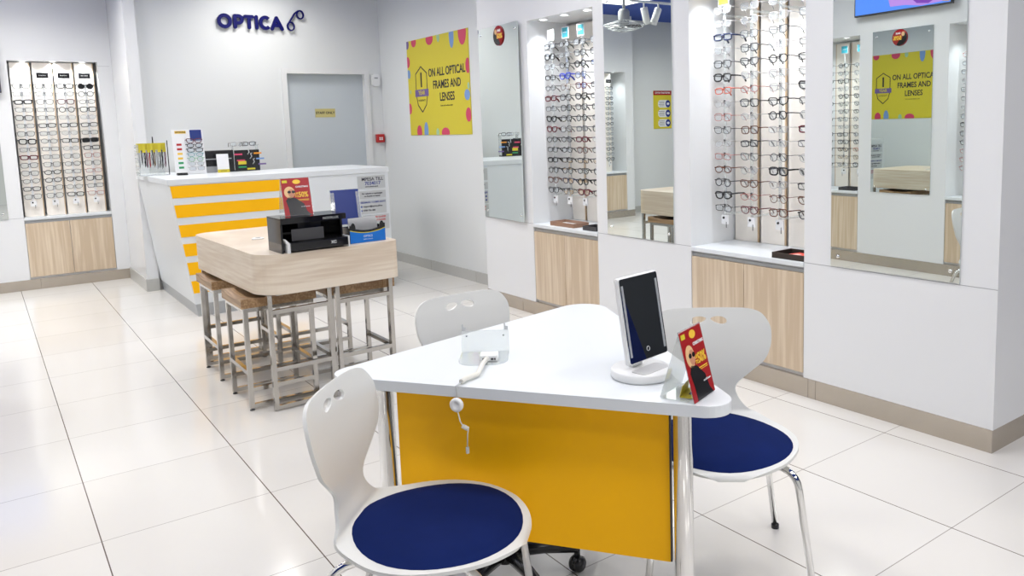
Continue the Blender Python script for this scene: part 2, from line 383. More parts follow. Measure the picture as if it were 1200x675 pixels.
letter(lambda m: ring(m, (.062, h/2), .052, .054, .0165))
letter(lambda m: (stroke(m, [(.158, .014), (.158, h-.014)]), stroke(m, [(.158, h-.0145), (.193, h-.0145)]), stroke(m, [(.158, .055), (.193, .055)]), ring(m, (.193, .0877), .0325, .0328, .0165, -90, 90, 14)))
letter(lambda m: (stroke(m, [(.255, h-.016), (.325, h-.016)]), stroke(m, [(.290, h-.016), (.290, .014)])))
letter(lambda m: stroke(m, [(.362, .014), (.362, h-.014)]))
letter(lambda m: ring(m, (.448, h/2), .046, .053, .0165, 45, 315, 22))
letter(lambda m: (stroke(m, [(.510, .012), (.558, h-.014)]), stroke(m, [(.558, h-.014), (.610, .012)]), stroke(m, [(.530, .046), (.590, .046)])))
em = MB(); ring(em, (.700, .045), .033, .040, .007); ring(em, (.800, .165), .033, .040, .007)
stroke(em, [(.666, .055), (.745, .175), (.782, .203)], .007)
em.build('spectacles_emblem', navyp, lg)
for px_ in (.062, .158, .290, .362, .405, .558, .700, .800):
    pz_ = {.062: .0135, .558: .12, .700: .005, .800: .125, .405: .0675}.get(px_, .06)
    MB().box(px_-.004, px_+.004, -.021, 0, pz_-.004, pz_+.004).build('stand_off', grey, lg)

# keypad and alarm call point near the corner
kp = thing('door_keypad', 'small white wall keypad beside the door frame top corner', 'keypad', (3.585, YB, 1.975))
MB().prism(rrect(-.045, .045, -.065, .065, .025), 0, .035, Matrix.Rotation(PI/2, 4, 'X'), .006).build('body', white, kp)
MB().box(-.02, .02, -.037, -.034, .015, .03).build('slot', grey, kp)
fa = thing('fire_alarm_call_point', 'small red fire alarm box on the wall in the far corner', 'fire alarm', (3.60, YB, 1.345))
MB().box(-.045, .045, -.045, 0, -.045, .045, .006).build('body', redp, fa)
MB().box(-.02, .02, -.0465, -.044, -.018, .012).build('pane', paper, fa)
MB().box(-.003, .003, -.0475, -.0455, -.018, .022).box(-.02, .02, -.0475, -.0455, -.004, -.001).build('pane_bar', redp, fa)

# ------------------------------------------------------------------ yellow poster on the far right wall
po = thing('wall_poster', 'large yellow poster ON ALL OPTICAL FRAMES AND LENSES on the far right wall', 'poster', (XP, 6.90, 1.37), -PI/2)
MB().box(-.625, .625, -.006, 0, 0, .95).build('sheet', yellowp, po)
def dots(mt, lst, nm):
    for (x, z, rx, rz, cut) in lst:
        pts = []
        for k in range(20):
            a = 2*PI*k/20; px, pz = x+rx*math.cos(a), z+rz*math.sin(a)
            pts.append((max(-.624, min(.624, px)), max(.001, min(.949, pz))))
        q = [p for i, p in enumerate(pts) if p != pts[i-1]]
        MB().poly(q, -.006, .0008).build(nm, mt, po)
dots(pinkd, [(-.46, .93, .055, .05, 1), (-.12, .93, .075, .06, 1), (.52, .93, .075, .12, 1), (-.61, .74, .045, .055, 0), (-.61, .27, .04, .055, 0), (.60, .62, .04, .07, 0), (.58, .18, .05, .065, 0), (-.42, .03, .055, .07, 0), (.13, .02, .08, .05, 0)], 'pink_dot')
dots(blued, [(.32, .92, .045, .12, 0), (-.60, .62, .035, .045, 0), (.57, .36, .05, .05, 0), (-.27, .03, .045, .10, 0)], 'blue_dot')
dots(greend, [(.06, .93, .03, .05, 0), (-.58, .44, .012, .02, 0), (-.03, .02, .03, .045, 0), (.60, .44, .02, .03, 0)], 'green_dot')
dots(purpd, [(-.61, .92, .04, .05, 0)], 'purple_dot')
for i, (s, z) in enumerate([('ON ALL OPTICAL', .60), ('FRAMES AND', .48), ('LENSES', .36)]):
    text('lettering', s, .110, ink, po, .19, z, -.0070, bold=.0022, sx=.84)
text('small_lettering', 'Terms and conditions apply', .022, ink, po, .17, .28, -.0070)
sh = MB(); sp = [(-.36, .66), (-.45, .61), (-.45, .40), (-.42, .30), (-.33, .23), (-.24, .30), (-.21, .40), (-.21, .61), (-.30, .66), (-.33, .68)]
for i in range(len(sp)):
    a, b = Vector(sp[i]), Vector(sp[(i+1) % len(sp)]); d = (b-a).normalized(); n = Vector((-d.y, d.x))*.006
    sh.poly([tuple(a-n), tuple(b-n), tuple(b+n), tuple(a+n)], -.006, .001)
sh.build('shield_emblem', ink, po)
MB().box(-.475, -.185, -.0078, -.006, .385, .455).build('shield_band', purpd, po)
text('lettering', '1', .20, ink, po, -.33, .54, -.0070, bold=.004)
text('lettering', 'YEAR', .06, yellowp, po, -.33, .42, -.0083, bold=.001)
text('lettering', 'WARRANTY', .028, ink, po, -.33, .345, -.0070)

# ------------------------------------------------------------------ wall mirrors with studs
def wall_mirror(M, x0, x1, z0, z1, label, disc=False, dlabel='', toe=0):
    M = M @ Matrix.Translation((x0, 0, 0)) @ Matrix.Rotation(-toe, 4, 'Z') @ Matrix.Translation((-x0, 0, 0))
    o = thing('wall_mirror', label, 'mirror'); o.matrix_world = M @ Matrix.Translation(((x0+x1)/2, 0, z0)); w = (x1-x0)/2; hh = z1-z0
    MB().box(-w, w, -.008, -.001, 0, hh).build('mirror_glass', mirror_m, o)
    for sx in (-1, 1):
        for z in (.05, hh-.05):
            MB().lathe([(0, 0), (.008, 0), (.008, .004), (.004, .006), (0, .006)], (0, 0, 0), 12, Matrix.Translation((sx*(w-.04), -.008, z)) @ Matrix.Rotation(PI/2, 4, 'X')).build('mirror_stud', chrome, o)
    if disc:
        d = thing('round_sticker', dlabel, 'sticker'); d.matrix_world = M @ Matrix.Translation(((x0+x1)/2+disc, -.012, z1-.078))
        MB().lathe([(0, 0), (.075, 0), (.075, .004), (0, .004)], (0, 0, 0), 28, Matrix.Rotation(PI/2, 4, 'X')).build('disc', red, d)
        MB().poly([(-.074, .0), (-.06, .04), (-.03, .03), (-.025, -.01), (.01, -.03), (.03, -.066), (0, -.074), (-.04, -.062), (-.065, -.035)], -.004).build('printed_figure', black, d)
        MB().ell((-.035, .03), .016, .02, y=-.0045).build('printed_face', blond, d)
        text('lettering', '50%', .05, gold, d, .022, -.005, -.0052, bold=.002)
        text('lettering', 'SALE', .022, paper, d, .015, .038, -.0052, bold=.001)
        MB().box(-.01, .01, 0, .004, -.01, .01).build('adhesive_pad', paper, d)
wall_mirror(M_R, YR1-5.545, YR1-4.945, .706, 2.2, 'tall narrow wall mirror nearest the yellow poster', .03, 'round red and black sale sticker on the mirror nearest the yellow poster', toe=.036)
wall_mirror(M_R, YR1-3.985, YR1-3.37, .706, 2.25, 'tall wall mirror between the two niches of glasses')
wall_mirror(M_R, YR1-2.29, YR1-1.66, .706, 2.25, 'tall wall mirror at the right end of the panelled wall near the corner')
wall_mirror(M_D, 1.10, 1.70, .70, 2.15, 'wall mirror at the left edge of the photo beside the far display of glasses')
wall_mirror(M_P, 2.00, 2.605, .706, 2.2, 'wall mirror below the television, seen only as a reflection in the right mirror', .02, 'round sale sticker on the mirror under the television, seen as a reflection')

# televisions
def tv(M, xc, z0, w, h, label, full):
    o = thing('television', label, 'television'); o.matrix_world = M @ Matrix.Translation((xc, 0, z0))
    MB().box(-w/2, w/2, -.07, -.03, 0, h, .004).build('housing', darkg, o)
    MB().box(-.15, .15, -.03, 0, h*.3, h*.7).build('wall_bracket', darkg, o)
    MB().box(-w/2+.012, w/2-.012, -.072, -.0695, .014, h-.012).build('screen', mat('screen_blue', (.0, .0, .0), .3, emit=(.10, .28, .95), es=1.3), o)
    if full:
        MB().poly([(-.40, .03), (-.30, .15), (-.16, .24), (-.05, .33), (.1, .40), (.2, .30), (.22, .20), (.12, .12), (.10, .05), (-.05, .045), (-.2, .02)], -.072, .001).build('screen_garment', mat('screen_lilac', (0, 0, 0), .3, emit=(.55, .28, .85), es=1.2), o)
        MB().poly([(-.46, .02), (-.40, .03), (-.33, .10), (-.36, .13), (-.44, .07)], -.072, .0012).build('screen_arm', mat('screen_skin', (0, 0, 0), .3, emit=(.7, .35, .3), es=1), o)
        MB().poly([(-.33, .06), (-.24, .16), (-.10, .10), (-.16, .045), (-.27, .03)], -.073, .001).build('screen_sleeve', mat('screen_violet', (0, 0, 0), .3, emit=(.28, .07, .6), es=1), o)
tv(M_P, 2.285, 2.35, .96, .56, 'television showing a lilac garment on blue, seen reflected in the right mirror', True)
tv(M_D, 1.485, 1.885, .54, .5, 'television at the left edge of the photo with a blue screen', False)

# ------------------------------------------------------------------ niche cabinets
def cabinet(M, a, b, label, grp='oak cabinets under the display niches'):
    o = thing('niche_cabinet', label, 'cabinet', group=None); o.matrix_world = M @ Matrix.Translation(((a+b)/2, 0, .118)); w = (b-a)/2
    MB().box(-w+.001, w-.001, .022, .345, .001, .540).build('carcass', white, o)
    for s in (-1, 1):
        x0, x1 = (-w+.004, -.002) if s < 0 else (.002, w-.004)
        MB().box(x0, x1, .001, .02, .004, .525, .0015).build('cabinet_door', oak, o)
    MB().box(-w+.001, w-.001, .012, .02, .527, .545).build('groove_strip', groove_m, o)
    t = thing('niche_shelf', 'white stone shelf '+label.split(' cabinet ')[1].replace('under', 'in'), 'shelf'); t.matrix_world = M @ Matrix.Translation(((a+b)/2, 0, .664))
    MB().box(-w+.001, w-.001, -.006, ND-.03, .011, .036, .003).build('shelf_board', white_top, t)
    MB().box(-w+.001, w-.001, .010, .30, .0015, .010).build('shelf_apron', groove_m, t)
cabinet(M_R, *NR[0], 'oak two door cabinet under the farther right niche')
cabinet(M_R, *NR[1], 'oak two door cabinet under the nearer right niche')
cabinet(M_D, *NDp[1], 'oak two door cabinet under the far left display beside the counter')
cabinet(M_D, *NDp[0], 'oak two door cabinet under the display seen in the middle mirror')
cabinet(M_P, *NP[1], 'oak two door cabinet under the left display in the right mirror')
cabinet(M_P, *NP[0], 'oak two door cabinet under the right display in the right mirror')

# ------------------------------------------------------------------ spectacles
def outline(kind, n=22):
    pts = []
    for k in range(n):
        a = 2*PI*k/n; c, s = math.cos(a), math.sin(a)
        if kind == 'round': x, z = .0235*c, .0215*s
        elif kind == 'rect': e = .55; x = .0275*math.copysign(abs(c)**e, c); z = .0165*math.copysign(abs(s)**e, s)
        elif kind == 'square': e = .6; x = .027*math.copysign(abs(c)**e, c); z = .0205*math.copysign(abs(s)**e, s); x *= 1+.08*(s)
        elif kind == 'cat': e = .7; x = .0275*math.copysign(abs(c)**e, c); z = .0195*math.copysign(abs(s)**e, s); z += .006*max(0, c); x *= 1+.1*s
        else: x, z = .0265*c, .018*s
        pts.append((x, z))
    return pts
GK = {}
COL = {'black': (.01, .01, .012), 'navy': (.012, .02, .07), 'grey': (.06, .06, .065), 'dark grey': (.02, .02, .025), 'burgundy': (.12, .01, .02), 'tortoise': (.12, .045, .02),
       'brown': (.12, .035, .015), 'rose': (.42, .14, .12), 'salmon': (.6, .13, .08), 'clear': (.42, .40, .40), 'silver': (.14, .14, .15), 'blue': (.03, .05, .4), 'green': (.1, .35, .12), 'purple': (.25, .1, .3), 'teal': (.05, .3, .35)}
CM = {}
def cmat(c):
    if c not in CM: CM[c] = mat('frame_'+c.replace(' ', '_'), COL[c], .25)
    return CM[c]
def geo(kind, thick, sun=False):
    key = (kind, thick)
    if key in GK: return GK[key]
    r = {'thin': .0018, 'mid': .0029, 'thick': .0043}[thick]; O = outline(kind); cx = .0335
    fr = MB()
    for s in (-1, 1): fr.loop([(s*cx+s*x, 0.0008*abs(x)/.027, z) for x, z in O], r, 6)
    fr.tube([(-cx+.024, 0, .006), (-.004, -.001, .010), (.004, -.001, .010), (cx-.024, 0, .006)], r*1.1, 6)
    for s in (-1, 1): fr.tube([(s*(cx+.025), 0, .010), (s*(cx+.031), .001, .011), (s*(cx+.033), .006, .011)], r*1.2, 6)
    ln = []
    for s in (-1, 1):
        m_ = MB(); m_.poly([(s*cx+s*x, z) for x, z in (O if s > 0 else O)], .0008, .0012); ln.append(m_.mesh('lens', lensm))
    tm = []
    for s in (-1, 1):
        m_ = MB(); m_.tube([(s*(cx+.033), .006, .011), (s*(cx+.034), .05, .011), (s*(cx+.033), .098, .009), (s*(cx+.031), .118, -.004), (s*(cx+.029), .132, -.022)], [r*1.15, r*1.1, r*1.1, r*1.5, r*1.2], 6)
        tm.append(m_.mesh('temple', cmat('black')))
    hk = MB(); hk.tube([(.012, .004, -.004), (.007, .004, .004)], .0014, 5).tube([(-.012, .004, -.004), (-.007, .004, .004)], .0014, 5)
    alls = MB()
    GK[key] = dict(frame=fr.mesh('frame', cmat('black')), lens=ln, temple=tm, nose=hk.mesh('nose_pads', cmat('clear')))
    return GK[key]
def setmat(o, m_):
    o.material_slots[0].link = 'OBJECT'; o.material_slots[0].material = m_
SUN = mat('sunglass_lens', (.01, .012, .015), .08)
def glasses(MW, kind, thick, col, label, group, sun=False, cat='eyeglasses'):
    g = geo(kind, thick); o = thing('sunglasses' if sun else 'eyeglasses', label, 'sunglasses' if sun else cat, group=group); o.matrix_world = MW
    f = link('frame', g['frame'], o); setmat(f, cmat(col))
    for l in g['lens']:
        q = link('lens', l, o)
        if sun: setmat(q, SUN)
    for t in g['temple']: q = link('temple', t, o); setmat(q, cmat(col))
    link('nose_pads', g['nose'], o)
    return o
ORD = ['lowest', 'second lowest', 'third from the bottom', 'fourth from the bottom', 'fifth from the bottom', 'sixth from the bottom', 'seventh from the bottom', 'eighth from the bottom',
       'ninth from the bottom', 'tenth from the bottom', 'eleventh from the bottom', 'twelfth from the bottom', 'thirteenth from the bottom', 'fourteenth from the bottom', 'fifteenth from the bottom', 'sixteenth from the bottom', 'seventeenth from the bottom']
COLN = ['leftmost', 'second', 'third', 'fourth']
CARDM = {'black': black, 'teal': teal, 'white': paper, 'yellow': gold, 'grey': grey}

def display(M, a, b, D, cols, z0, rows, spec, cards, where, slim=False, cardz=2.06, boardx=None, yrod=.17, labelrows=None, ztop=2.17, seed=1, wood=True):
    """columns of a spectacles display; cols are local x positions"""
    rnd = random.Random(seed)
    for i, x in enumerate(cols):
        dist = 'display_column'
        o = thing(dist, '%s backlit display column with clear pegs %s' % (COLN[i], where), 'display rack')
        o.matrix_world = M @ Matrix.Translation((x, 0, ZN0+.001))
        bw = (cols[1]-cols[0])*.5-.014; yb = D-.03 if not slim else yrod+.045
        MB().box(-bw, bw, yb, yb+.012, .0, ztop-ZN0, 0).build('display_board', board_m, o)
        MB().box(bw, bw+.009, yb, yb+.012, 0, ztop-ZN0).build('wood_edge', strip_w, o)
        # front rod standing free of the board
        zb = z0-ZN0-.055; zt = min(ztop-.1, z0+rows*.0755)-ZN0-.02
        MB().box(-.009, .009, yrod, yrod+.006, zb, zt).build('peg_rail', acryl if not slim else paper, o)
        pg = MB(); cl = MB()
        for k in range(rows):
            zz = z0-ZN0+.0755*k
            pg.box(-.016, .016, yrod-.012, yrod, zz-.004, zz+.001)
            cl.box(-.006, .006, yrod-.004, yrod-.001, zz+.012, zz+.034)
        p = pg.build('pegs', acryl, o); p['kind'] = 'stuff'
        q = cl.build('rail_clips', silver if slim else darkg, o); q['kind'] = 'stuff'
        for zz in (zb+.03, zt-.03): MB().box(-.006, .006, yrod+.006, yb, zz-.006, zz+.006).build('rail_bracket', acryl, o)
        MB().box(-.026, .026, yrod-.004, yrod+.002, zb-.03, zb+.025).build('lock_plate', paper, o)
        MB().lathe([(0, 0), (.007, 0), (.007, .004), (0, .004)], (0, 0, 0), 12, Matrix.Translation((-.008, yrod-.004, zb+.008)) @ Matrix.Rotation(PI/2, 4, 'X')).build('lock', black, o)
        MB().box(.010, .013, yrod-.006, yrod-.003, zb-.05, zb-.015).build('key_tag', darkg, o)
        if cards and cards[i]:
            cz = cardz-ZN0; cw, ch = (.048, .024) if slim else (.034, .034)
            MB().box(-cw-.006, cw+.006, yrod-.006, yrod-.003, cz-ch-.006, cz+ch+.006).box(-.004, .004, yrod-.003, yrod+.0, zt, cz).build('card_holder', paper, o)
            cc = MB().box(-cw, cw, yrod-.008, yrod-.006, cz-ch, cz+ch).build('brand_card', CARDM[cards[i]], o)
            mk = MB(); tm_ = paper if cards[i] in ('black', 'teal', 'grey') else ink
            if cards[i] == 'white': text('card_mark', 'H', .022, grey, o, 0, cz, yrod-.0086, bold=.0006)
            else:
                for j in range(6): mk.box(-cw*.6+j*cw*.21, -cw*.6+j*cw*.21+cw*.10, yrod-.0087, yrod-.008, cz-.003, cz+(.004 if j % 3 else .006))
                mk.build('card_mark', tm_, o)
        kb = []
        for k in range(rows):
            if spec and spec[i] and k < len(spec[i]): s = spec[i][k]
            else:
                s = rnd.choice(['gt', 'gt', 'gt', 'st', 'dm', 'ct', 'gm', 'bm', 'st', 'rt'])
            if s is None: continue
            if k >= labelrows if labelrows else False: continue
            cc = {'k': 'black', 'b': 'black', 'g': 'grey', 'd': 'dark grey', 's': 'silver', 'c': 'clear', 'r': 'rose', 'n': 'navy', 'u': 'burgundy', 't': 'tortoise', 'w': 'brown', 'm': 'salmon', 'l': 'blue'}[s[0]]
            th = {'t': 'thin', 'm': 'mid', 'h': 'thick', 'S': 'thick'}[s[1]]; sun = s[1] == 'S'
            kd = s[2:] if len(s) > 2 else ''
            kind = {'': rnd.choice(['round', 'rect', 'square', 'oval', 'cat'] if not slim else ['rect', 'square', 'oval', 'square']), 'R': 'round', 'q': 'square', 'c': 'cat', 'x': 'rect', 'o': 'oval'}[kd]
            zz = z0+.0755*k+.012
            MW = M @ Matrix.Translation((x+rnd.uniform(-.004, .004), yrod-.016, zz)) @ Matrix.Rotation(math.radians(rnd.uniform(-3, 3)), 4, 'Z') @ Matrix.Rotation(math.radians(rnd.uniform(-2, 2)), 4, 'Y')
            if slim: MW = MW @ Matrix.Diagonal((1.12, .8, 1.15, 1))
            sty = {'round': 'round', 'rect': 'rectangular', 'square': 'square', 'cat': 'cat-eye', 'oval': 'oval'}[kind]
            lb = '%s %s %s, %s, %s column, %s' % (cc, sty, 'sunglasses' if sun else 'glasses', ORD[k].replace('from the bottom', 'from bottom'), COLN[i], where.replace('of the ', ''))
            glasses(MW, kind, th, cc, lb, 'spectacles '+where, sun)
# nearer right niche: bottom-up per column
sp2 = [['dt', 'bhc', 'gmR', 'wm', 'rt', 'ct', 'bt', 'rt', 'ct', 'mm', 'bhq', 'gm', 'ct', 'nhx', 'ct', 'ct'],
       ['um', 'rt', 'tmc', 'ct', 'gt', 'bmx', 'tmq', 'ct', 'bm', 'rt', 'ct', 'gm', 'gm', 'gt', 'ct', 'ct'],
       ['wm', 'wt', 'ct', 'bhq', 'gt', 'ct', 'ct', 'bm', 'bmc', 'ct', 'ct', 'bmR', 'ct', 'gt', 'ct', 'ct'],
       ['bm', 'wm', 'dm', 'ct', 'ct', 'gt', 'uh', 'ct', 'gt', 'bh', 'gt', 'bm', 'gt', 'ct', 'gt', 'ct']]
c2 = [YR1-y for y in (3.137, 2.941, 2.745, 2.549)]
display(M_R, *NR[1], ND, c2, .905, 16, sp2, ['yellow', None, None, None], 'of the nearer right niche', cardz=2.115, yrod=.185, seed=3)
sp1 = [['bm', 'rt', 'bm', 'bh', 'gm', 'gt', 'uh', 'bhc', 'dt', 'uh', 'ct', 'bm', 'st', 'bh', 'gm'],
       ['bt', 'nm', 'gt', 'bm', 'dm', 'gt', 'ct', 'bm', 'gt', 'bm', 'tt', 'lh', 'bm', 'st', 'bm'],
       ['uh', 'bh', 'bm', 'gm', 'rt', 'uh', 'ct', 'gt', 'bm', 'bh', 'um', 'ct', 'bh', 'bm', 'gm']]
sp1 = [[q.replace('gt', 'dm').replace('gm', 'dm').replace('ct', 'sm').replace('rt', 'wm') for q in c_] for c_ in sp1]
sp1.append(['bm', 'gm', 'bm', 'gt', 'bm', 'ct', 'bm', 'gt', 'bm', 'gm', 'bm', 'ct', 'bm', 'bm', 'gm'])
c1 = [YR1-y for y in (4.78, 4.60, 4.42, 4.24)]
display(M_R, *NR[0], ND, c1, .935, 15, sp1, ['grey', 'teal', 'teal', 'white'], 'of the farther right niche', cardz=2.085, yrod=.155, seed=5)
# far left display
spl = [['gt', 'gm', 'gt', 'dt', 'dt', 'uhx', 'st', 'bhq', 'gt', 'st', 'gm', 'st', 'bhx', 'st', 'gm'],
       ['gt', 'gt', 'gm', 'dm', 'gt', 'st', 'gt', 'gt', 'st', 'dm', 'gt', 'st', 'gt', 'gt', 'gm'],
       ['bmx', 'st', 'dm', 'st', 'dt', 'st', 'ct', 'bmx', 'ct', 'dm', 'ct', 'gmR', 'um', 'st', 'bhx'],
       ['rt', 'gt', 'dm', 'rt', 'gt', 'rt', 'bmx', 'bSx', 'gt', 'gm', 'ct', 'bm', 'gt', 'gmR', 'bSR']]
cl_ = [x+1.5 for x in (.415, .595, .77, .945)]
display(M_D, *NDp[1], .38, cl_, .885, 15, spl, ['white', 'black', 'black', 'black'], 'of the far left display', slim=True, cardz=2.055, yrod=.06, seed=9, ztop=2.18)
# displays that show in the mirrors
cb_ = [.15+.10+.183*i for i in range(4)]
display(M_D, *NDp[0], .38, cb_[1:4], .885, 15, None, ['black', 'black', 'black'], 'of the display seen in the middle mirror', slim=True, cardz=2.055, yrod=.06, seed=11)
cp_ = [2.75+.10+.185*i for i in range(3)]
display(M_P, *NP[1], ND, cp_, .935, 14, None, ['teal', 'teal', 'teal'], 'of the left display in the right mirror', cardz=2.085, yrod=.155, seed=12)
cp2 = [1.15+.73-.185*i for i in range(1)]
o0 = len(C.objects)
display(M_P, *NP[0], ND, [1.58, 1.76], .935, 14, None, None, 'of the right display in the right mirror', yrod=.155, seed=14)

# niche downlights
def niche_lights(M, a, b, n, where, D=ND, e=1.7):
    R3 = M.to_3x3()
    for i in range(n):
        x = a+(b-a)*(i+.5)/n
        o = thing('niche_downlight', '%s small round downlight in the top %s' % (['left', 'middle', 'right'][i], where), 'light'); o.matrix_world = M @ Matrix.Translation((x, .06, ZN1))
        MB().lathe([(.030, -.001), (.036, -.003), (.036, -.0065), (.030, -.0065), (.030, -.001)], (0, 0, 0), 20).build('bezel', silver, o)
        MB().lathe([(0, -.001), (.029, -.001), (.029, -.004), (0, -.004)], (0, 0, 0), 20).build('diffuser', lampn, o)
        p = (M @ Matrix.Translation((x, .06, ZN1-.014))).to_translation()
        l = area('niche_lamp_light', p, .06, .06, e, (.92, .96, 1), shape='DISK', spread=105); l.rotation_euler = (R3 @ Matrix.Rotation(math.radians(14), 3, 'X')).to_euler()

niche_lights(M_R, *NR[0], 3, 'of the farther right niche'); niche_lights(M_R, *NR[1], 3, 'of the nearer right niche'); niche_lights(M_D, *NDp[1], 3, 'of the far left display', e=1.9)
niche_lights(M_P, *NP[1], 2, 'of the left display in the right mirror'); niche_lights(M_D, *NDp[0], 2, 'of the display seen in the middle mirror'); niche_lights(M_P, *NP[0], 2, 'of the right display in the right mirror')

# trays on the niche shelves
def tray(M, x, y, w, d, label, m1, content):
    o = thing('display_tray', label, 'tray'); o.matrix_world = M @ Matrix.Translation((x, y, .7005))
    t = MB().box(-w, w, -d, d, 0, .004).box(-w, w, -d, -d+.006, .004, .03).box(-w, w, d-.006, d, .004, .03).box(-w, -w+.006, -d+.006, d-.006, .004, .03).box(w-.006, w, -d+.006, d-.006, .004, .03)
    t.build('tray_body', m1, o)
    MB().box(-w+.008, w-.008, -d+.008, d-.008, .005, .010).build('tray_lining', content, o)
tray(M_R, YR1-2.56, .09, .10, .08, 'dark wooden tray with a red lining on the nearer niche shelf', mat('dark_wood_tray', (.035, .025, .02), .4), black)
k = thing('folded_cloth', 'red folded leaflet in the dark tray of the nearer niche', 'leaflet'); k.matrix_world = M_R @ Matrix.Translation((YR1-2.56, .09, .7115))
MB().prism([(-.05, -.05), (.07, -.03), (.06, .05), (-.03, .06)], 0, .006).build('sheet', mat('bright_red', (.8, .06, .03), .4), k)
MB().prism([(-.02, -.02), (.02, -.015), (.015, .02), (-.015, .02)], .006, .0066).build('print', mat('pinkish', (.9, .5, .45), .4), k)
tray(M_R, YR1-4.22, .08, .07, .06, 'small dark tray at the right of the farther niche shelf', darkg, black)
tray(M_R, YR1-4.55, .10, .14, .07, 'wide brown open tray on the farther niche shelf', mat('brown_tray', (.30, .17, .11), .35), paper)
tray(M_P, 2.90, .09, .09, .07, 'dark tray on the shelf of the left display in the right mirror', darkg, black)

# ------------------------------------------------------------------ warning poster in the alcove, fan and track light (seen in the middle mirror)
wp = thing('safety_poster', 'small yellow safety notice with red header, seen reflected in the middle mirror', 'poster', (-2.42, YG, 1.32))
MB().box(-.20, .20, -.006, 0, 0, .61).build('sheet', yellowp, wp)
MB().box(-.20, .20, -.008, -.006, .54, .61).build('header', red, wp)
text('lettering', 'IMPORTANT NOTICE', .035, paper, wp, 0, .575, -.0088, bold=.0008)
for i in range(3):
    z = .40-.155*i
    MB().prism(rrect(-.16, .10, z-.06, z+.06, .05), 0, .001, Matrix.Translation((0, -.006, 0)) @ Matrix.Rotation(PI/2, 4, 'X')).build('notice_box', paper, wp)
    MB().ell((-.12, z), .055, .06, y=-.0072).build('notice_symbol', inkblue, wp)
    MB().ell((-.12, z), .03, .02, y=-.0080).build('symbol_mark', paper, wp)
    mk = MB()
    for j in range(4): mk.box(-.04, .09-.02*(j % 2), -.0078, -.0070, z+.032-.022*j, z+.038-.022*j)
    mk.build('notice_lines', ink, wp)
fn = thing('ceiling_fan', 'caged grey oscillating fan under the blue ceiling, seen in the middle mirror', 'fan', (.10, 7.45, CEIL))
MB().box(-.1, .1, -.03, .03, -.03, 0).tube([(0, 0, -.03), (0, 0, -.22)], .018).build('mount', grey, fn)
MB().lathe([(0, -.40), (.05, -.395), (.07, -.34), (.07, -.24), (.05, -.21), (0, -.2)], n=20).build('motor', grey, fn)
cg = MB()
for rr in (.24, .19, .13, .07): cg.loop([(rr*math.cos(2*PI*k/32), rr*math.sin(2*PI*k/32), -.42-.06*(1-(rr/.24)**2)) for k in range(32)], .0025, 5)
cg.loop([(.25*math.cos(2*PI*k/32), .25*math.sin(2*PI*k/32), -.40) for k in range(32)], .006, 6)
for k in range(24):
    a = 2*PI*k/24; cg.tube([(.03*math.cos(a), .03*math.sin(a), -.48), (.15*math.cos(a), .15*math.sin(a), -.46), (.25*math.cos(a), .25*math.sin(a), -.40), (.07*math.cos(a), .07*math.sin(a), -.34)], .0018, 4)
cg.build('cage', silver, fn)
for k in range(3):
    a = 2*PI*k/3; q = MB(); q.prism([(.03, -.02), (.12, -.07), (.21, -.05), (.21, .03), (.10, .03), (.03, .02)], -.004, .004, Matrix.Rotation(a, 4, 'Z') @ Matrix.Translation((0, 0, -.415)) @ Matrix.Rotation(.3, 4, 'X')); q.build('blade', darkg, fn)
tk = thing('track_light', 'white track light with cylindrical spots, seen in the middle mirror', 'light', (-.40, 7.5, CEIL))
MB().box(-.55, .35, -.02, .02, -.10, -.075).box(-.5, -.47, -.01, .01, -.075, 0).box(.27, .30, -.01, .01, -.075, 0).build('track', white, tk)
for sx, tl in ((-.13, .45), (.12, -.25)):
    q = MB(); Mt = Matrix.Translation((sx, 0, -.16)) @ Matrix.Rotation(-tl, 4, 'Y')
    q.lathe([(.042, 0), (.045, -.005), (.045, -.21), (.038, -.21), (.036, -.19), (.0, -.19)], (0, 0, 0), 20, Mt); q.lathe([(0, .001), (.042, 0)], (0, 0, 0), 20, Mt)
    q.tube([(sx, 0, -.10), (sx, 0, -.165)], .010); hh = q.build('spot_head', white, tk)
    MB().lathe([(0, -.189), (.034, -.189), (.034, -.186), (0, -.186)], (0, 0, 0), 16, Mt).build('spot_lens', lampm, hh)
# ceiling panel lamps, all out of view, some added only as fill
for i, (x, y) in enumerate(LAMPS):
    o = thing('ceiling_and_fill_panel', 'square recessed ceiling light panel, unseen, some of the set added as fill', 'light', (x, y, CEIL), group='recessed ceiling light panels')
    MB().box(-.30, .30, -.30, -.285, -.02, 0).box(-.30, .30, .285, .30, -.02, 0).box(-.30, -.285, -.285, .285, -.02, 0).box(.285, .30, -.285, .285, -.02, 0).build('frame', white, o)
    MB().box(-.284, .284, -.284, .284, -.012, -.004).build('diffuser', lampm, o)

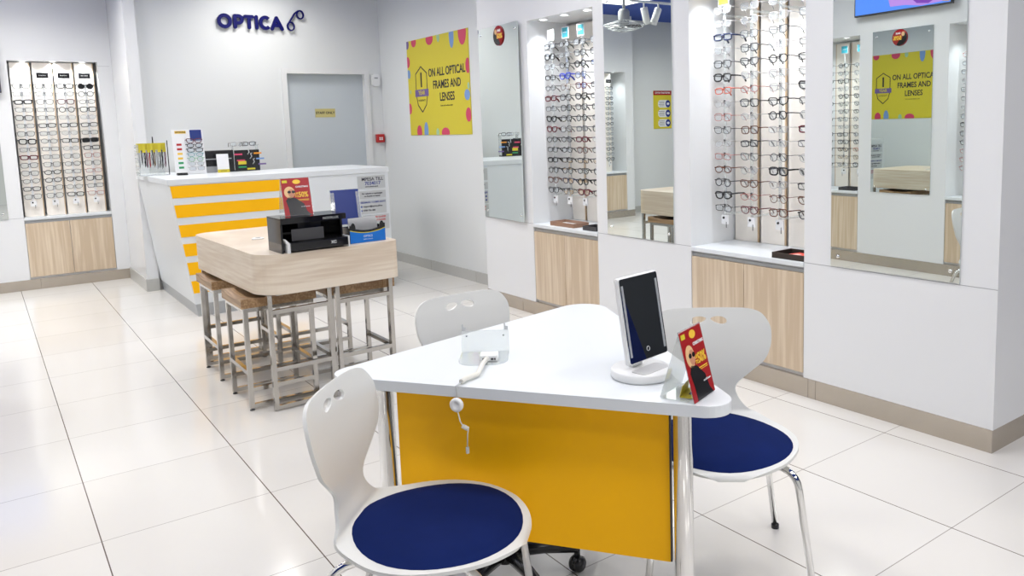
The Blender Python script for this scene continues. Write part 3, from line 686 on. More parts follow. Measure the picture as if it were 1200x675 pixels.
# ------------------------------------------------------------------ reception counter
ct = thing('reception_counter', 'white reception counter with mustard horizontal stripes and a slanted side', 'counter', (0, 0, 0))
YC = 6.69; ZC = 1.055
bd = MB()
def slx(z): return 1.312-(1.312-1.182)*z/1.055
t = bmesh.new()
fr_ = [(slx(.10), .10), (3.0, .10), (3.0, ZC), (slx(ZC), ZC)]
bd.poly([(x, z) for x, z in fr_], YC+.40, .40)
bd.poly([(slx(.10), .10), (slx(.10)+.35, .10), (slx(ZC)+.35, ZC), (slx(ZC), ZC)], YB-.077, YB-.077-(YC+.40))
bd.build('counter_body', white_top, ct)
MB().prism([(1.172, YC-.006), (3.006, YC-.006), (3.006, YC+.85), (1.75, YC+.85), (1.75, YB-.077), (1.172, YB-.077)], ZC+.001, 1.102, None, .003).build('worktop', white_top, ct)
MB().poly([(1.315, 0), (2.99, 0), (2.99, .099), (1.303, .099)], YC+.39, .385).poly([(1.315, 0), (1.6, 0), (1.6, .099), (1.303, .099)], YB-.079, YB-.079-(YC+.39)).build('plinth', groove_m, ct)
for (z0, z1) in [(.955, 1.050), (.80, .90), (.645, .742), (.491, .591), (.340, .440), (.190, .290)]:
    MB().poly([(slx(z0)+.006, z0), (2.185, z0), (2.185, z1), (slx(z1)+.006, z1)], YC, .003).build('stripe', yellow, ct)
# payment signs on the counter front
def csign(z0, z1, lines, label, x0=2.705, x1=2.965, sm=silver):
    o = thing('counter_sign', label, 'sign', ((x0+x1)/2, YC-.001, z0)); w = (x1-x0)/2
    MB().box(-w, w, -.004, 0, 0, z1-z0).build('plate', sm, o)
    for (s, sz, z, mt_, al, xx) in lines: text('lettering', s, sz, mt_, o, xx, z, -.0046, bold=.0006, align=al)
    return o
s1 = csign(.918, 1.032, [('MPESA TILL', .041, .083, ink, 'CENTER', .01), ('7034017', .043, .045, inkblue, 'CENTER', .01), ('OPTICAL SERVICES LIMITED', .010, .016, ink, 'CENTER', 0)], 'silver MPESA TILL 7034017 sign, topmost on the counter front')
csign(.828, .897, [('No refunds or exchanges', .019, .045, ink, 'CENTER', 0), ('on frames or lenses', .019, .022, ink, 'CENTER', 0)], 'narrow silver sign with small black text, second from the top on the counter')
s3 = csign(.692, .815, [('FEEDBACK / COMPLAINTS', .021, .102, inkblue, 'CENTER', 0), ('support@optica.africa', .020, .066, ink, 'LEFT', -.09), ('0709 756 400', .020, .030, ink, 'LEFT', -.09)], 'silver feedback sign with blue heading, third from the top on the counter')
MB().ell((-.107, .066), .009, .009, y=-.004).ell((-.107, .030), .009, .009, y=-.004).build('bullet', inkblue, s3)
csign(.545, .678, [('SMOKE BROKEN GLASSES', .019, .112, inkred, 'CENTER', 0), ('BUY ONE WITH GLASSES', .019, .085, inkred, 'CENTER', 0), ('Thank you', .018, .05, inkgreen, 'CENTER', 0), ('Visit us again', .018, .02, inkgreen, 'CENTER', .03)], 'silver sign with red heading, lowest on the counter front', x1=2.985)

# counter top displays
ZT = 1.1025
ls = thing('lanyard_stand', 'clear stand of hanging spectacle cords with yellow tags, left end of the counter', 'stand', (1.315-.085, 7.62, ZT))
MB().box(-.115, .115, -.10, .10, 0, .006).box(-.115, -.11, -.1, .1, .006, .27).box(-.11, .115, .094, .1, .006, .27).build('clear_case', acryl, ls)
MB().box(.112, .118, -.098, -.09, .006, .30).build('post', black, ls)
MB().tube([(-.10, 0, .275), (.11, 0, .275)], .004).tube([(.02, 0, .275), (.02, 0, .335)], .005).build('hanging_bar', black, ls)
rl = random.Random(4)
cordc = [grey, darkg, black, mat('plum_cord', (.12, .02, .06), .6), mat('red_cord', (.35, .01, .02), .6), darkg, mat('tan_cord', (.2, .12, .06), .6)]
for i in range(11):
    x = -.10+.02*i; c_ = thing('spectacle_cord', '%s spectacle cord with yellow tag, %s on the clear counter stand' % (['grey', 'dark grey', 'black', 'plum', 'red', 'dark grey', 'tan'][i % 7], ['leftmost', 'second from left', 'third from left', 'fourth from left', 'fifth from left', 'middle one', 'fifth from right', 'fourth from right', 'third from right', 'second from right', 'rightmost'][i]), 'cord', (1.315-.085+x, 7.62-.012*(i % 3), ZT), group='spectacle cords on the counter stand')
    L = .05+rl.random()*.05; pts = []
    for k in range(9): pts.append((rl.uniform(-.004, .004), -.006+.003*math.sin(k), .25-(.25-L)*k/8))
    for k in range(5): pts.append((.008+rl.uniform(-.002, .002), -.003, L+.02+.18*k/5))
    MB().tube(pts, .0032, 5).build('cord', cordc[i % 7], c_)
    MB().box(-.013, .013, -.012, -.010, .20+.02*(i % 2), .275).box(-.013, .013, -.0120, .006, .275, .279).build('tag', yellowp, c_)
# try-on lens card board
lb = thing('reading_glasses_stand', 'white leaning display board with reading glasses and coloured strength labels on the counter', 'display stand', (1.505, 7.44, ZT+.002), rot=(-.14, 0, 0))
MB().box(-.125, .125, 0, .012, 0, .39).build('board', paper, lb)
q = MB().box(-.10, .10, .014, .10, .001, .008).build('board_foot', paper, lb); q.rotation_euler = (.14, 0, 0)
MB().box(.02, .115, -.002, 0, .29, .385).build('blue_header', navycard, lb)
MB().box(-.10, -.01, -.002, 0, .355, .378).build('yellow_header', gold, lb)
text('lettering', 'OPTICALS', .018, ink, lb, -.055, .366, -.0028, bold=.0005)
for i, m_ in enumerate([redp, redp, gold, gold, inkgreen, inkgreen]): MB().box(-.095, -.055, -.002, 0, .25-.040*i, .268-.040*i).build('strength_label', m_, lb)
for i, cc in enumerate(['burgundy', 'black', 'dark grey', 'teal', 'green', 'clear', 'clear']):
    MW = Matrix.Translation((1.505+.045, 7.44, ZT+.002)) @ Matrix.Rotation(-.14, 4, 'X') @ Matrix.Translation((0, -.022, .285-.040*i)) @ Matrix.Diagonal((1, .35, 1, 1))
    glasses(MW, ['cat', 'oval', 'rect', 'oval', 'round', 'oval', 'rect'][i], 'mid' if i < 3 else 'thin', cc, '%s reading glasses, %s on the white leaning counter board' % (cc, ['topmost', 'second from the top', 'third from the top', 'fourth from the top', 'fifth from the top', 'sixth from the top', 'lowest'][i]), 'reading glasses on the counter board')
MB().lathe([(0, 0), (.006, 0), (.006, .008), (0, .008)], (0, 0, 0), 10, Matrix.Translation((.09, 0, .07)) @ Matrix.Rotation(PI/2, 4, 'X')).build('knob', black, lb)
bx = thing('payment_terminal_box', 'low black box with grey slots behind the code card on the counter', 'box', (1.75, 7.50, ZT))
MB().box(-.13, .13, 0, .14, 0, .195, .004).build('body', black, bx)
MB().box(-.12, .11, -.003, 0, .115, .125).box(-.12, .0, -.003, 0, .0, .055).build('slot', grey, bx)
qr = thing('card_stand', 'small white card with a yellow foot leaning on the black counter box', 'card', (1.765, 7.41, ZT), rot=(-.12, 0, 0))
MB().box(-.05, .05, 0, .004, 0, .165).build('card', paper, qr)
q = MB().box(-.05, .05, .006, .05, .0005, .003).build('card_foot', paper, qr); q.rotation_euler = (.12, 0, 0)
MB().box(-.05, .05, -.001, 0, 0, .028).build('yellow_foot', yellowp, qr)
text('lettering', 'OPTICA', .014, ink, qr, 0, .014, -.0018)
kr = thing('accessory_rack', 'black counter rack with coloured accessory tabs beside the code card', 'rack', (1.985, 7.48, ZT))
MB().box(-.10, .115, 0, .02, 0, .19).box(-.10, .115, .02, .09, 0, .01).build('panel', black, kr)
for i, (x, z, m_) in enumerate([(-.07, .145, pinkd), (-.05, .09, pinkd), (-.04, .03, inkgreen), (.10, .15, orange), (.12, .10, blued), (.135, .05, purpd), (-.04, .06, yellowp)]):
    MB().box(x-.035, x+.035, -.006, -.001, z, z+.014 if i < 6 else z+.03, .001).build('tab', m_, kr)
MB().box(.0, .07, -.004, -.001, .01, .026).build('price_tag', yellowp, kr)
for (x, z) in [(.03, .11), (.05, .06), (.01, .15)]: MB().tube([(x, -.004, z), (x+.012, -.02, z+.02), (x+.005, -.012, z+.045), (x+.02, -.004, z+.05)], .004).build('hook', silver, kr)
MB().box(-.11, .12, .02, .11, .231, .235).box(-.105, -.1, .03, .09, .01, .231).box(.11, .115, .03, .09, .01, .231).build('clear_shelf', acryl, kr)
for dx, cc, zz in ((.04, 'dark grey', .2145), (-.06, 'clear', .2145)):
    glasses(Matrix.Translation((1.985+dx-.0, 7.52, ZT+zz+.03)) @ Matrix.Diagonal((1, .45, 1, 1)), 'rect', 'mid', cc, '%s glasses at the top of the black counter rack' % cc, 'glasses on the counter rack')
cb = thing('pen_tray', 'small black tray behind the clear cord stand on the counter', 'tray', (1.40, 7.33, ZT))
MB().box(-.03, .05, -.02, .04, 0, .012, .002).box(-.028, .048, -.018, .038, .012, .02).build('body', black, cb)

# ------------------------------------------------------------------ oak bar table and stools
TZ0, TZ1 = .612, .82
tb = thing('bar_table', 'pale oak block table with rounded corners in front of the counter', 'table', (1.455, 4.76, 0), math.radians(2.0))
MB().prism(rrect(-.385, .385, -.715, .60, [.05, .10, .12, .15], 10), TZ0, TZ1, None, .004).build('tabletop_block', oak_t, tb)
for yy in (-.672, .56):
    for (xa, xb) in ((-.352, -.012), (.010, .345)):
        a = .0115
        MB().box(xa, xa+2*a, yy-a, yy+a, .006, TZ0-.001).box(xb-2*a, xb, yy-a, yy+a, .006, TZ0-.001).box(xa+2*a, xb-2*a, yy-a, yy+a, .51, .532).box(xa+2*a, xb-2*a, yy-a, yy+a, .208, .230).box(xa+2*a, xb-2*a, yy-a, yy+a, .006, .028).build('leg_frame', steel, tb)
MB().box(-.30, .30, -.66, .55, TZ0-.012, TZ0-.001).build('under_frame', steel, tb)
def make_stool():
    o = thing('bar_stool', '', 'stool', (0, 0, 0), 0)
    # local: width along x (+-.165), depth along y (front at y=0 going to +y .30)
    w, dp, hz = .182, .365, .545
    g = bmesh.new(); nx, ny = 12, 6; top = []; bot = []
    se = MB()
    for i in range(nx+1):
        u = -1+2*i/nx; x = u*(w+.014)
        for j in range(ny+1):
            y = -.012+(dp+.024)*j/ny
            top.append(se.bm.verts.new((x, y, hz+.034+.016*u*u-.004*math.sin(PI*j/ny))))
    for i in range(nx+1):
        u = -1+2*i/nx; x = u*(w+.014)
        for j in range(ny+1): bot.append(se.bm.verts.new((x, -.012+(dp+.024)*j/ny, hz+.0)))
    idx = lambda i, j: i*(ny+1)+j
    for i in range(nx):
        for j in range(ny):
            f = se.bm.faces.new([top[idx(i, j)], top[idx(i+1, j)], top[idx(i+1, j+1)], top[idx(i, j+1)]]); f.smooth = True
            se.bm.faces.new([bot[idx(i, j)], bot[idx(i, j+1)], bot[idx(i+1, j+1)], bot[idx(i+1, j)]])
    for i in range(nx):
        for j in (0, ny): se.bm.faces.new([top[idx(i, j)], top[idx(i+1, j)], bot[idx(i+1, j)], bot[idx(i, j)]])
    for j in range(ny):
        for i in (0, nx): se.bm.faces.new([top[idx(i, j)], top[idx(i, j+1)], bot[idx(i, j+1)], bot[idx(i, j)]])
    se.build('seat', oak_s, o)
    a = .0115
    for sx in (-1, 1):
        for sy in (0, 1):
            x, y = sx*(w-a), a+(dp-2*a)*sy
            lg_ = MB().box(x-a, x+a, y-a, y+a, .012, hz-.001).build('leg', steel, o)
            MB().lathe([(0, 0), (.013, 0), (.013, .005), (.006, .006), (.006, .0119), (0, .0119)], (x, y, 0), 12).build('levelling_foot', darkg, lg_)
    r = MB()
    for y in (a, dp-a): r.box(-w+2*a, w-2*a, y-a, y+a, hz-.024, hz-.001)
    for x in (-w+a, w-a): r.box(x-a, x+a, 2*a, dp-2*a, hz-.024, hz-.001)
    r.build('seat_frame', steel, o)
    MB().box(-w+2*a, w-2*a, 0, 2*a, .19, .212).build('footrest', steel, o)
    MB().box(-w+2*a, w-2*a, dp-2*a, dp, .19, .212).build('stretcher', steel, o)
    for x in (-w+a, w-a): MB().box(x-a, x+a, 2*a, dp-2*a, .10, .122).build('stretcher', steel, o)
    for x in (-w+a, w-a): MB().box(x-a, x+a, 2*a, dp-2*a, .012, .034).build('floor_rail', steel, o)
    return o
st = make_stool()
ST = [((1.030, 4.345), -PI/2, 'oak and steel stool on the left side of the oak table, nearer the camera'),
      ((1.035, 4.985), -PI/2, 'oak and steel stool on the left side of the oak table, nearer the counter'),
      ((1.850, 4.345), PI/2, 'steel framed stool under the right side of the oak table, nearer the camera'),
      ((1.845, 4.985), PI/2, 'steel framed stool under the right side of the oak table, nearer the counter')]
for i, (p, rz, lbl) in enumerate(ST):
    o = st if i == 0 else copy_tree(st)
    o.location = (p[0], p[1], 0); o.rotation_euler = (0, 0, rz); o['label'] = lbl; o['group'] = 'stools around the oak table'

# items on the oak table
og = thing('black_organiser', 'black two tier card payment organiser on the oak table', 'organiser', (1.385, 4.045, TZ1+.0005), .03)
MB().box(-.175, -.165, 0, .20, 0, .175).box(.165, .175, .05, .20, 0, .16).box(-.165, .165, .19, .20, 0, .175).box(-.165, .165, .03, .19, 0, .012).build('shell', blackg, og)
MB().poly([(-.175, .150), (.175, .150), (.175, .178), (-.175, .178)], .0, .006).box(-.175, .175, 0, .20, .172, .18).build('upper_shelf', blackg, og)
MB().box(-.135, .17, -.03, .15, .0125, .055, .003).build('drawer', blackg, og)
MB().poly([(-.150, 0.001), (-.136, 0.001), (-.136, .05), (-.160, .075), (-.163, .070), (-.150, .045)], .12, .14).box(.171, .177, -.032, .048, .002, .06).build('white_side_trim', white, og)
text('lettering', 'NOVALUX', .018, silver, og, .09, .163, -.0068)
text('lettering', 'XC', .020, silver, og, .09, .036, -.0315, bold=.001)
MB().box(-.12, .05, -.001, .0, .06, .12).build('screen_slot', darkg, og)
def flyer(parent, w, h_, y0=0):
    """printed sale leaflet, faces local -y, bottom at z=0"""
    MB().box(-w/2, w/2, y0, y0+.0015, 0, h_).build('leaflet', red, parent)
    y = y0
    MB().poly([(-w*.32, 0.0), (w*.42, 0), (w*.30, h_*.10), (w*.22, h_*.30), (w*.05, h_*.40), (-w*.05, h_*.46), (-w*.30, h_*.50), (-w*.40, h_*.40), (-w*.34, h_*.2)], y, .0006).build('printed_coat', black, parent)
    MB().ell((-w*.24, h_*.62), w*.19, h_*.16, y=y, t=.0006).build('printed_hair', blond, parent)
    MB().ell((-w*.18, h_*.60), w*.12, h_*.11, y=y-.0006, t=.0004).build('printed_face', skin, parent)
    MB().ell((-w*.25, h_*.63), w*.065, h_*.035, y=y-.001, t=.0003).ell((-w*.10, h_*.63), w*.065, h_*.035, y=y-.001, t=.0003).build('printed_sunglasses', black, parent)
    MB().box(-w*.46, -w*.28, y-.0006, y, h_*.88, h_*.95).build('yellow_flash', yellowp, parent)
    MB().ell((w*.05, h_*.90), w*.14, h_*.06, y=y, t=.0006).build('gold_ornament', gold, parent)
    text('lettering', 'CHRISTMAS', h_*.062, paper, parent, w*.22, h_*.76, y-.0008, bold=.0003)
    text('lettering', '50%', h_*.20, gold, parent, w*.24, h_*.54, y-.0008, bold=.001, sx=.75)
    text('lettering', 'UP\nTO', h_*.075, gold, parent, -w*.0, h_*.54, y-.0008, bold=.0004)
    MB().box(w*.02, w*.42, y-.0006, y, h_*.405, h_*.42).box(w*.05, w*.42, y-.0006, y, h_*.38, h_*.39).build('gold_line', gold, parent)
    text('lettering', 'on all frames', h_*.045, paper, parent, w*.26, h_*.22, y-.0008)
f1 = thing('sale_leaflet_stand', 'red sale leaflet with a blonde person in sunglasses, standing on the black organiser', 'leaflet stand', (1.345, 4.14, TZ1+.182), rot=(-.30, 0, -.08))
flyer(f1, .145, .20)
MB().box(-.075, .075, .0016, .0035, 0, .203).build('clear_backing', acryl, f1)
q = MB().box(-.075, .075, 0, .002, 0, .19).build('rear_support', acryl, f1, loc=(0, .004, .198)); q.rotation_euler = (PI+.62, 0, 0)
bl = thing('navy_card_holder', 'navy card in a clear acrylic frame behind the blue leaflet box', 'card holder', (1.675, 4.30, TZ1+.002), rot=(-.22, 0, -.10))
MB().box(-.08, .08, 0, .004, .085, .285).build('navy_card', navycard, bl)
MB().box(-.085, -.062, -.004, -.001, .005, .27).box(.062, .085, -.004, -.001, .005, .27).box(-.085, .085, .005, .008, .001, .29).build('clear_frame', acryl, bl)
q = MB().box(-.085, .085, .010, .07, .001, .004).build('clear_foot', acryl, bl); q.rotation_euler = (.22, 0, 0)
wb = thing('blue_leaflet_box', 'black and bright blue leaflet box with a yellow curve on the oak table', 'leaflet box', (1.705, 4.115, TZ1+.0005), .04)
prof = [(-.105, 0), (.105, 0), (.105, .085)]
pts = [(-.105, 0), (.105, 0), (.105, .098)]
for k in range(5): pts.append((.098-.006*k, .098+.014*math.sin(PI*k/4)))
for k in range(9): pts.append((.07-.0175*k, .078-.010*math.sin(PI*k/8)))
for k in range(5): pts.append((-.072-.006*k, .098+.014*math.sin(PI*k/4)))
pts.append((-.105, .098))
MB().poly(pts, .0, .004).poly([(-.105, 0), (.105, 0), (.105, .085), (-.105, .085)], .10, .003).box(-.105, -.101, 0, .097, 0, .085).box(.101, .105, 0, .097, 0, .085).box(-.101, .101, 0, .097, 0, .004).build('box_body', black, wb)
arc = [(-.104, .001), (.104, .001), (.104, .070)]
for k in range(11): u = 1-2*k/10; arc.append((.104*u, .052+.018*u*u))
MB().poly(arc[:3]+arc[4:], -.004, .001).build('blue_front', mat('bright_blue', (.0, .16, .62), .3), wb)
ya = MB()
for k in range(10):
    u0, u1 = 1-2*k/10, 1-2*(k+1)/10
    ya.poly([(.104*u1, .052+.018*u1*u1), (.104*u0, .052+.018*u0*u0), (.104*u0, .056+.018*u0*u0), (.104*u1, .056+.018*u1*u1)], -.004, .0013)
ya.build('yellow_curve', yellowp, wb)
text('lettering', 'OPTICS', .016, paper, wb, 0, .034, -.0056)
text('lettering', 'leaflets for you', .009, paper, wb, 0, .018, -.0056)
wl = thing('white_leaflets', 'white leaflets standing in the blue leaflet box', 'leaflets', (1.700, 4.165, TZ1+.006), rot=(-.07, 0, .04))
for k in range(3): MB().box(-.085+.004*k, .085+.002*k, .010*k-.008, .010*k-.008, 0, .115+.006*k).build('leaflet', paper, wl)
pk = thing('white_puck', 'small flat white disc on the oak table behind the organiser', 'disc', (1.29, 4.75, TZ1+.0005))
MB().lathe([(0, 0), (.035, 0), (.035, .005), (.03, .007), (0, .007)], n=24).build('disc_body', white, pk)
MB().lathe([(.012, .0071), (.014, .0078), (.016, .0071)], n=24).build('disc_ring', grey, pk)

# ------------------------------------------------------------------ white triangular table
TT = .75
tri = [Vector((.7214, 2.152)), Vector((1.412, 1.188)), Vector((1.905, 2.385))]
def rounded(poly, rad, n=9):
    out = []; N = len(poly)
    for i in range(N):
        p, a, b = poly[i], poly[i-1], poly[(i+1) % N]; u = (a-p).normalized(); v = (b-p).normalized(); r = rad[i]
        ang = u.angle(v); L = r/math.tan(ang/2); c = p+(u+v).normalized()*(r/math.sin(ang/2)); s, e = p+u*L-c, p+v*L-c
        a0 = math.atan2(s.y, s.x); a1 = math.atan2(e.y, e.x); da = (a1-a0+PI) % (2*PI)-PI
        for k in range(n+1): t_ = a0+da*k/n; out.append((c.x+r*math.cos(t_), c.y+r*math.sin(t_)))
    return out
tt = thing('triangular_table', 'white triangular table with rounded corners and a mustard front panel', 'table', (0, 0, 0))
tp = rounded(tri, [.05, .06, .09]); tp = tp
MB().prism(tp, TT-.030, TT, None, .002).build('tabletop', white_top, tt)
pa, pb = Vector((.915, 2.061)), Vector((1.373, 1.420)); d_ = (pb-pa).normalized(); n_ = Vector((d_.y, -d_.x))
if n_.y > 0: n_ = -n_
def slab(a, b, off0, off1, z0, z1, nm, mt_):
    p = [a+n_*off0, b+n_*off0, b+n_*off1, a+n_*off1]; return MB().prism([(q.x, q.y) for q in p], z0, z1).build(nm, mt_, tt)
slab(pa, pb, 0, .004, .281, TT-.031, 'front_panel', yellow)
slab(pa-d_*.003, pb+d_*.004, -.016, -.001, .279, TT-.031, 'panel_backing', darkg)
legs = [(.890, 2.092), (1.377, 1.374), (1.745, 2.235)]
for (x, y) in legs:
    MB().lathe([(0, .0), (.028, 0), (.028, .012), (.025, .014), (.025, TT-.040), (.045, TT-.036), (.045, TT-.031), (0, TT-.031)], (x, y, 0), 24).build('leg', chrome, tt)

# swivel stool under the table
sw = thing('swivel_stool', 'black five star swivel stool base on casters beneath the white table', 'swivel stool', (1.215, 1.990, 0))
for k in range(5):
    a = math.radians(-18+72*k); c, s = math.cos(a), math.sin(a)
    am = MB().tube([(.02*c, .02*s, .115), (.12*c, .12*s, .105), (.235*c, .235*s, .078)], [.022, .020, .015], 8).tube([(.235*c, .235*s, .085), (.235*c, .235*s, .045)], .010, 8).build('base_arm', black, sw)
    MB().lathe([(0, -.022), (.02, -.021), (.026, -.014), (.026, -.003), (.018, -.002), (.018, .002), (.026, .003), (.026, .014), (.02, .021), (0, .022)], (0, 0, 0), 18,
               Matrix.Translation((.235*c, .235*s, .026)) @ Matrix.Rotation(a+.6, 4, 'Z') @ Matrix.Rotation(PI/2, 4, 'X')).build('caster', black, am)
MB().lathe([(0, .09), (.035, .09), (.035, .14), (.026, .15), (.026, .28), (.016, .285), (.016, .42), (0, .42)], n=18).build('gas_column', black, sw)
MB().lathe([(0, .42), (.12, .42), (.14, .435), (.143, .455), (.13, .475), (.08, .483), (0, .485)], n=28).build('seat', navyf, sw)

# ------------------------------------------------------------------ white shell chairs
PROF = [(.232, .427, .035), (.230, .434, .055), (.223, .440, .085), (.203, .445, .124), (.165, .448, .170), (.09, .450, .216), (0, .449, .236), (-.08, .449, .223), (-.145, .453, .188), (-.197, .463, .150), (-0.208, .487, .112), (-0.219, .518, .090), (-0.223, .555, .086),
        (-0.225, .60, .132), (-0.228, .64, .176), (-0.233, .68, .195), (-0.240, .715, .201), (-0.247, .75, .199), (-0.254, .777, .186), (-0.258, .795, .168), (-0.260, .804, .142), (-0.261, .807, .114)]
def cat(P, t):
    i = int(min(max(t, 0), len(P)-1.0001)); f = t-i
    p = [P[max(0, i-1)], P[i], P[min(len(P)-1, i+1)], P[min(len(P)-1, i+2)]]
    return [0.5*((2*p[1][k])+(-p[0][k]+p[2][k])*f+(2*p[0][k]-5*p[1][k]+4*p[2][k]-p[3][k])*f*f+(-p[0][k]+3*p[1][k]-3*p[2][k]+p[3][k])*f**3) for k in range(3)]
def shellpt(s, u):
    x, z, w = cat(PROF, s)
    back = min(1, max(0, (z-.47)/.12)) if s > 6 else 0
    y = w*u
    x += back*.62*y*y + (0 if back else 0)
    z += (1-back)*.05*y*y
    return Vector((x, y, z))
def make_shell():
    mb = MB(); NS, NU = 72, 26; G = []
    for i in range(NS+1):
        s = (len(PROF)-1)*i/NS; row = []
        for j in range(NU+1): row.append(mb.bm.verts.new(shellpt(s, -1+2*j/NU)))
        G.append(row)
    for i in range(NS):
        for j in range(NU):
            f = mb.bm.faces.new([G[i][j], G[i][j+1], G[i+1][j+1], G[i+1][j]]); f.smooth = True
    me = mb.mesh('shell', shell_m)
    o = link('shell_tmp', me)
    so = o.modifiers.new('s', 'SOLIDIFY'); so.thickness = .009; so.offset = 0
    cs = MB()
    for sg_ in (-1, 1):
        pts = []
        for k in range(24):
            a = 2*PI*k/24; yy = sg_*(.034+.027*math.cos(a)); rr = .0125*(1+.25*math.cos(a)); pts.append((yy, .768+rr*math.sin(a)-sg_*0+(-.004*math.cos(a))))
        M_ = Matrix(((0, 0, 1, -.40), (1, 0, 0, 0), (0, 1, 0, 0), (0, 0, 0, 1)))
        cs.prism(pts, 0, .3, M_)
    co = link('cut_tmp', cs.mesh('cut', shell_m))
    bo = o.modifiers.new('b', 'BOOLEAN'); bo.object = co; bo.operation = 'DIFFERENCE'; bo.solver = 'EXACT'
    bpy.context.view_layer.update()
    res = bpy.data.meshes.new_from_object(o.evaluated_get(bpy.context.evaluated_depsgraph_get())); res.name = 'seat_shell'
    for q in (o, co): bpy.data.objects.remove(q)
    bm_ = bmesh.new(); bm_.from_mesh(res)
    ed = [e for e in bm_.edges if len(e.link_faces) == 2 and e.calc_face_angle(0) > 1.0]
    for f in bm_.faces: f.smooth = True
    for e in ed: e.smooth = False
    bm_.to_mesh(res); bm_.free()
    return res
def shell_z(x, y):
    best = None
    lo = 0
    for i in range(0, 161):
        s = 9.0*i/160; p = cat(PROF, s); d = abs(p[0]-x)
        if best is None or d < best[0]: best = (d, p[1])
    return best[1]+.05*y*y
def make_chair():
    o = thing('shell_chair', '', 'chair')
    link('seat_shell', make_shell(), o)
    pad = MB(); NR_, NT = 9, 44; rows = []
    for i in range(NR_+1):
        r = i/NR_; row = []
        for k in range(NT):
            a = 2*PI*k/NT; c, s = math.cos(a), math.sin(a)
            x = .006+(.213 if c > 0 else .207)*c*r; y = .223*s*r*(1-.07*(1-c)/2)
            hh_ = .0048+.013*(1-r**6) if r < 1 else .0048
            row.append(pad.bm.verts.new((x, y, shell_z(x, y)+hh_)))
            if i == 0: break
        rows.append(row)
    for k in range(NT): f = pad.bm.faces.new([rows[0][0], rows[1][k], rows[1][(k+1) % NT]]); f.smooth = True
    for i in range(1, NR_):
        for k in range(NT): f = pad.bm.faces.new([rows[i][k], rows[i+1][k], rows[i+1][(k+1) % NT], rows[i][(k+1) % NT]]); f.smooth = True
    pad.build('seat_pad', navyf, o)
    def bend(pts, n=5, r=.05):
        out = [Vector(pts[0])]
        for i in range(1, len(pts)-1):
            p, a, b = Vector(pts[i]), Vector(pts[i-1]), Vector(pts[i+1]); u = (a-p).normalized()*r; v = (b-p).normalized()*r
            for k in range(n+1): t_ = k/n; out.append((p+u)*(1-t_)**2+p*2*t_*(1-t_)+(p+v)*t_**2)
        return out+[Vector(pts[-1])]
    for sy in (-1, 1):
        for (a, b, f) in (((.02, sy*.06, .425), (.17, sy*.195, .423), (.205, sy*.245, .012)), ((-.02, sy*.06, .425), (-.20, sy*.17, .423), (-.315, sy*.235, .012))):
            lg_ = MB().tube(bend([a, b, f]), .0105, 12).build('leg', chrome, o)
            MB().lathe([(0, 0), (.0135, 0), (.0135, .014), (.011, .018), (0, .018)], (f[0], f[1], 0), 14).build('foot_cap', black, lg_)
    MB().prism(rrect(-.09, .09, -.085, .085, .03), .4215, .4425, None, .002).build('mounting_plate', white, o)
    return o
ch = make_chair()
CH = [((.838, 1.703), math.radians(-44), 'white shell chair with navy seat pad in the left foreground'),
      ((1.760, 1.600), math.radians(-130), 'white shell chair with navy seat pad on the right of the triangular table'),
      ((1.425, 2.34), math.radians(-89), 'white shell chair behind the triangular table, only its backrest showing')]
for i, (p, rz, lbl) in enumerate(CH):
    o = ch if i == 0 else copy_tree(ch)
    o.location = (p[0], p[1], 0); o.rotation_euler = (0, 0, rz); o['label'] = lbl; o['group'] = 'white shell chairs around the triangular table'

# ------------------------------------------------------------------ things on the white table
TOP = TT+.0005
mr = thing('table_mirror', 'white framed swivel mirror on a round base on the white table', 'mirror', (1.395, 1.545, TOP), .157)
MB().lathe([(0, 0), (.080, 0), (.083, .004), (.083, .020), (.079, .024), (.0, .024)], (0, 0, 0), 36).build('round_base', white, mr)
MB().prism(rrect(-.055, .055, -.055, -.005, .012), .0242, .0256).build('base_recess', mat('base_inner', (.62, .62, .62), .4), mr)
MB().box(-.022, .022, .012, .032, .0245, .09, .004).build('neck', white, mr)
hd = MB().box(-.084, .084, .002, .018, 0, .232, .006).build('mirror_head', white, mr, loc=(.012, -.020, .046)); hd.rotation_euler = (-.16, 0, 0)
MB().prism(rrect(-.080, .080, .004, .228, .006), 0, .0015, Matrix.Translation((0, .0018, 0)) @ Matrix.Rotation(PI/2, 4, 'X')).build('mirror_glass', mirror_d, hd)
fs_ = mat('frosted_strip', (.35, .37, .39), .5)
for xs_ in (-.0715, .0715): MB().box(xs_-.0035, xs_+.0035, -.0008, .0003, .02, .21).build('light_strip', fs_, hd)
tch = MB(); ring_pts = [(.006*math.cos(2*PI*k/20), -.0002, .030+.006*math.sin(2*PI*k/20)) for k in range(20)]; tch.loop(ring_pts, .0005, 5); tch.build('touch_button', paper, hd)

f2 = thing('sale_leaflet_stand', 'red sale leaflet in a clear wedge stand at the front corner of the white table', 'leaflet stand', (1.397, 1.315, TOP+.0015), .328)
g1 = bpy.data.objects.new('front_sheet', None)
mm = MB().box(-.0605, .0605, .0016, .003, 0, .176).build('clear_front', acryl, f2); mm.rotation_euler = (-.241, 0, 0)
before = set(C.objects)
flyer(mm, .119, .175)
rs = MB().box(-.0605, .0605, 0, .0015, 0, .178).build('clear_rear', acryl, f2, loc=(0, .093, 0)); rs.rotation_euler = (.30, 0, 0)
MB().box(-.0605, .0605, .001, .092, 0, .0015).build('clear_base', acryl, f2)
yc = thing('yellow_voucher', 'small yellow voucher card inside the clear wedge stand on the white table', 'card', (1.392, 1.352, TOP+.0035), .5)
MB().box(-.045, .03, -.020, .020, 0, .001).build('card', yellowp, yc); yq = MB().box(-.045, .03, 0, .001, 0, .03).build('card_flap', yellowp, yc, loc=(0, .021, 0)); yq.rotation_euler = (.25, 0, 0)
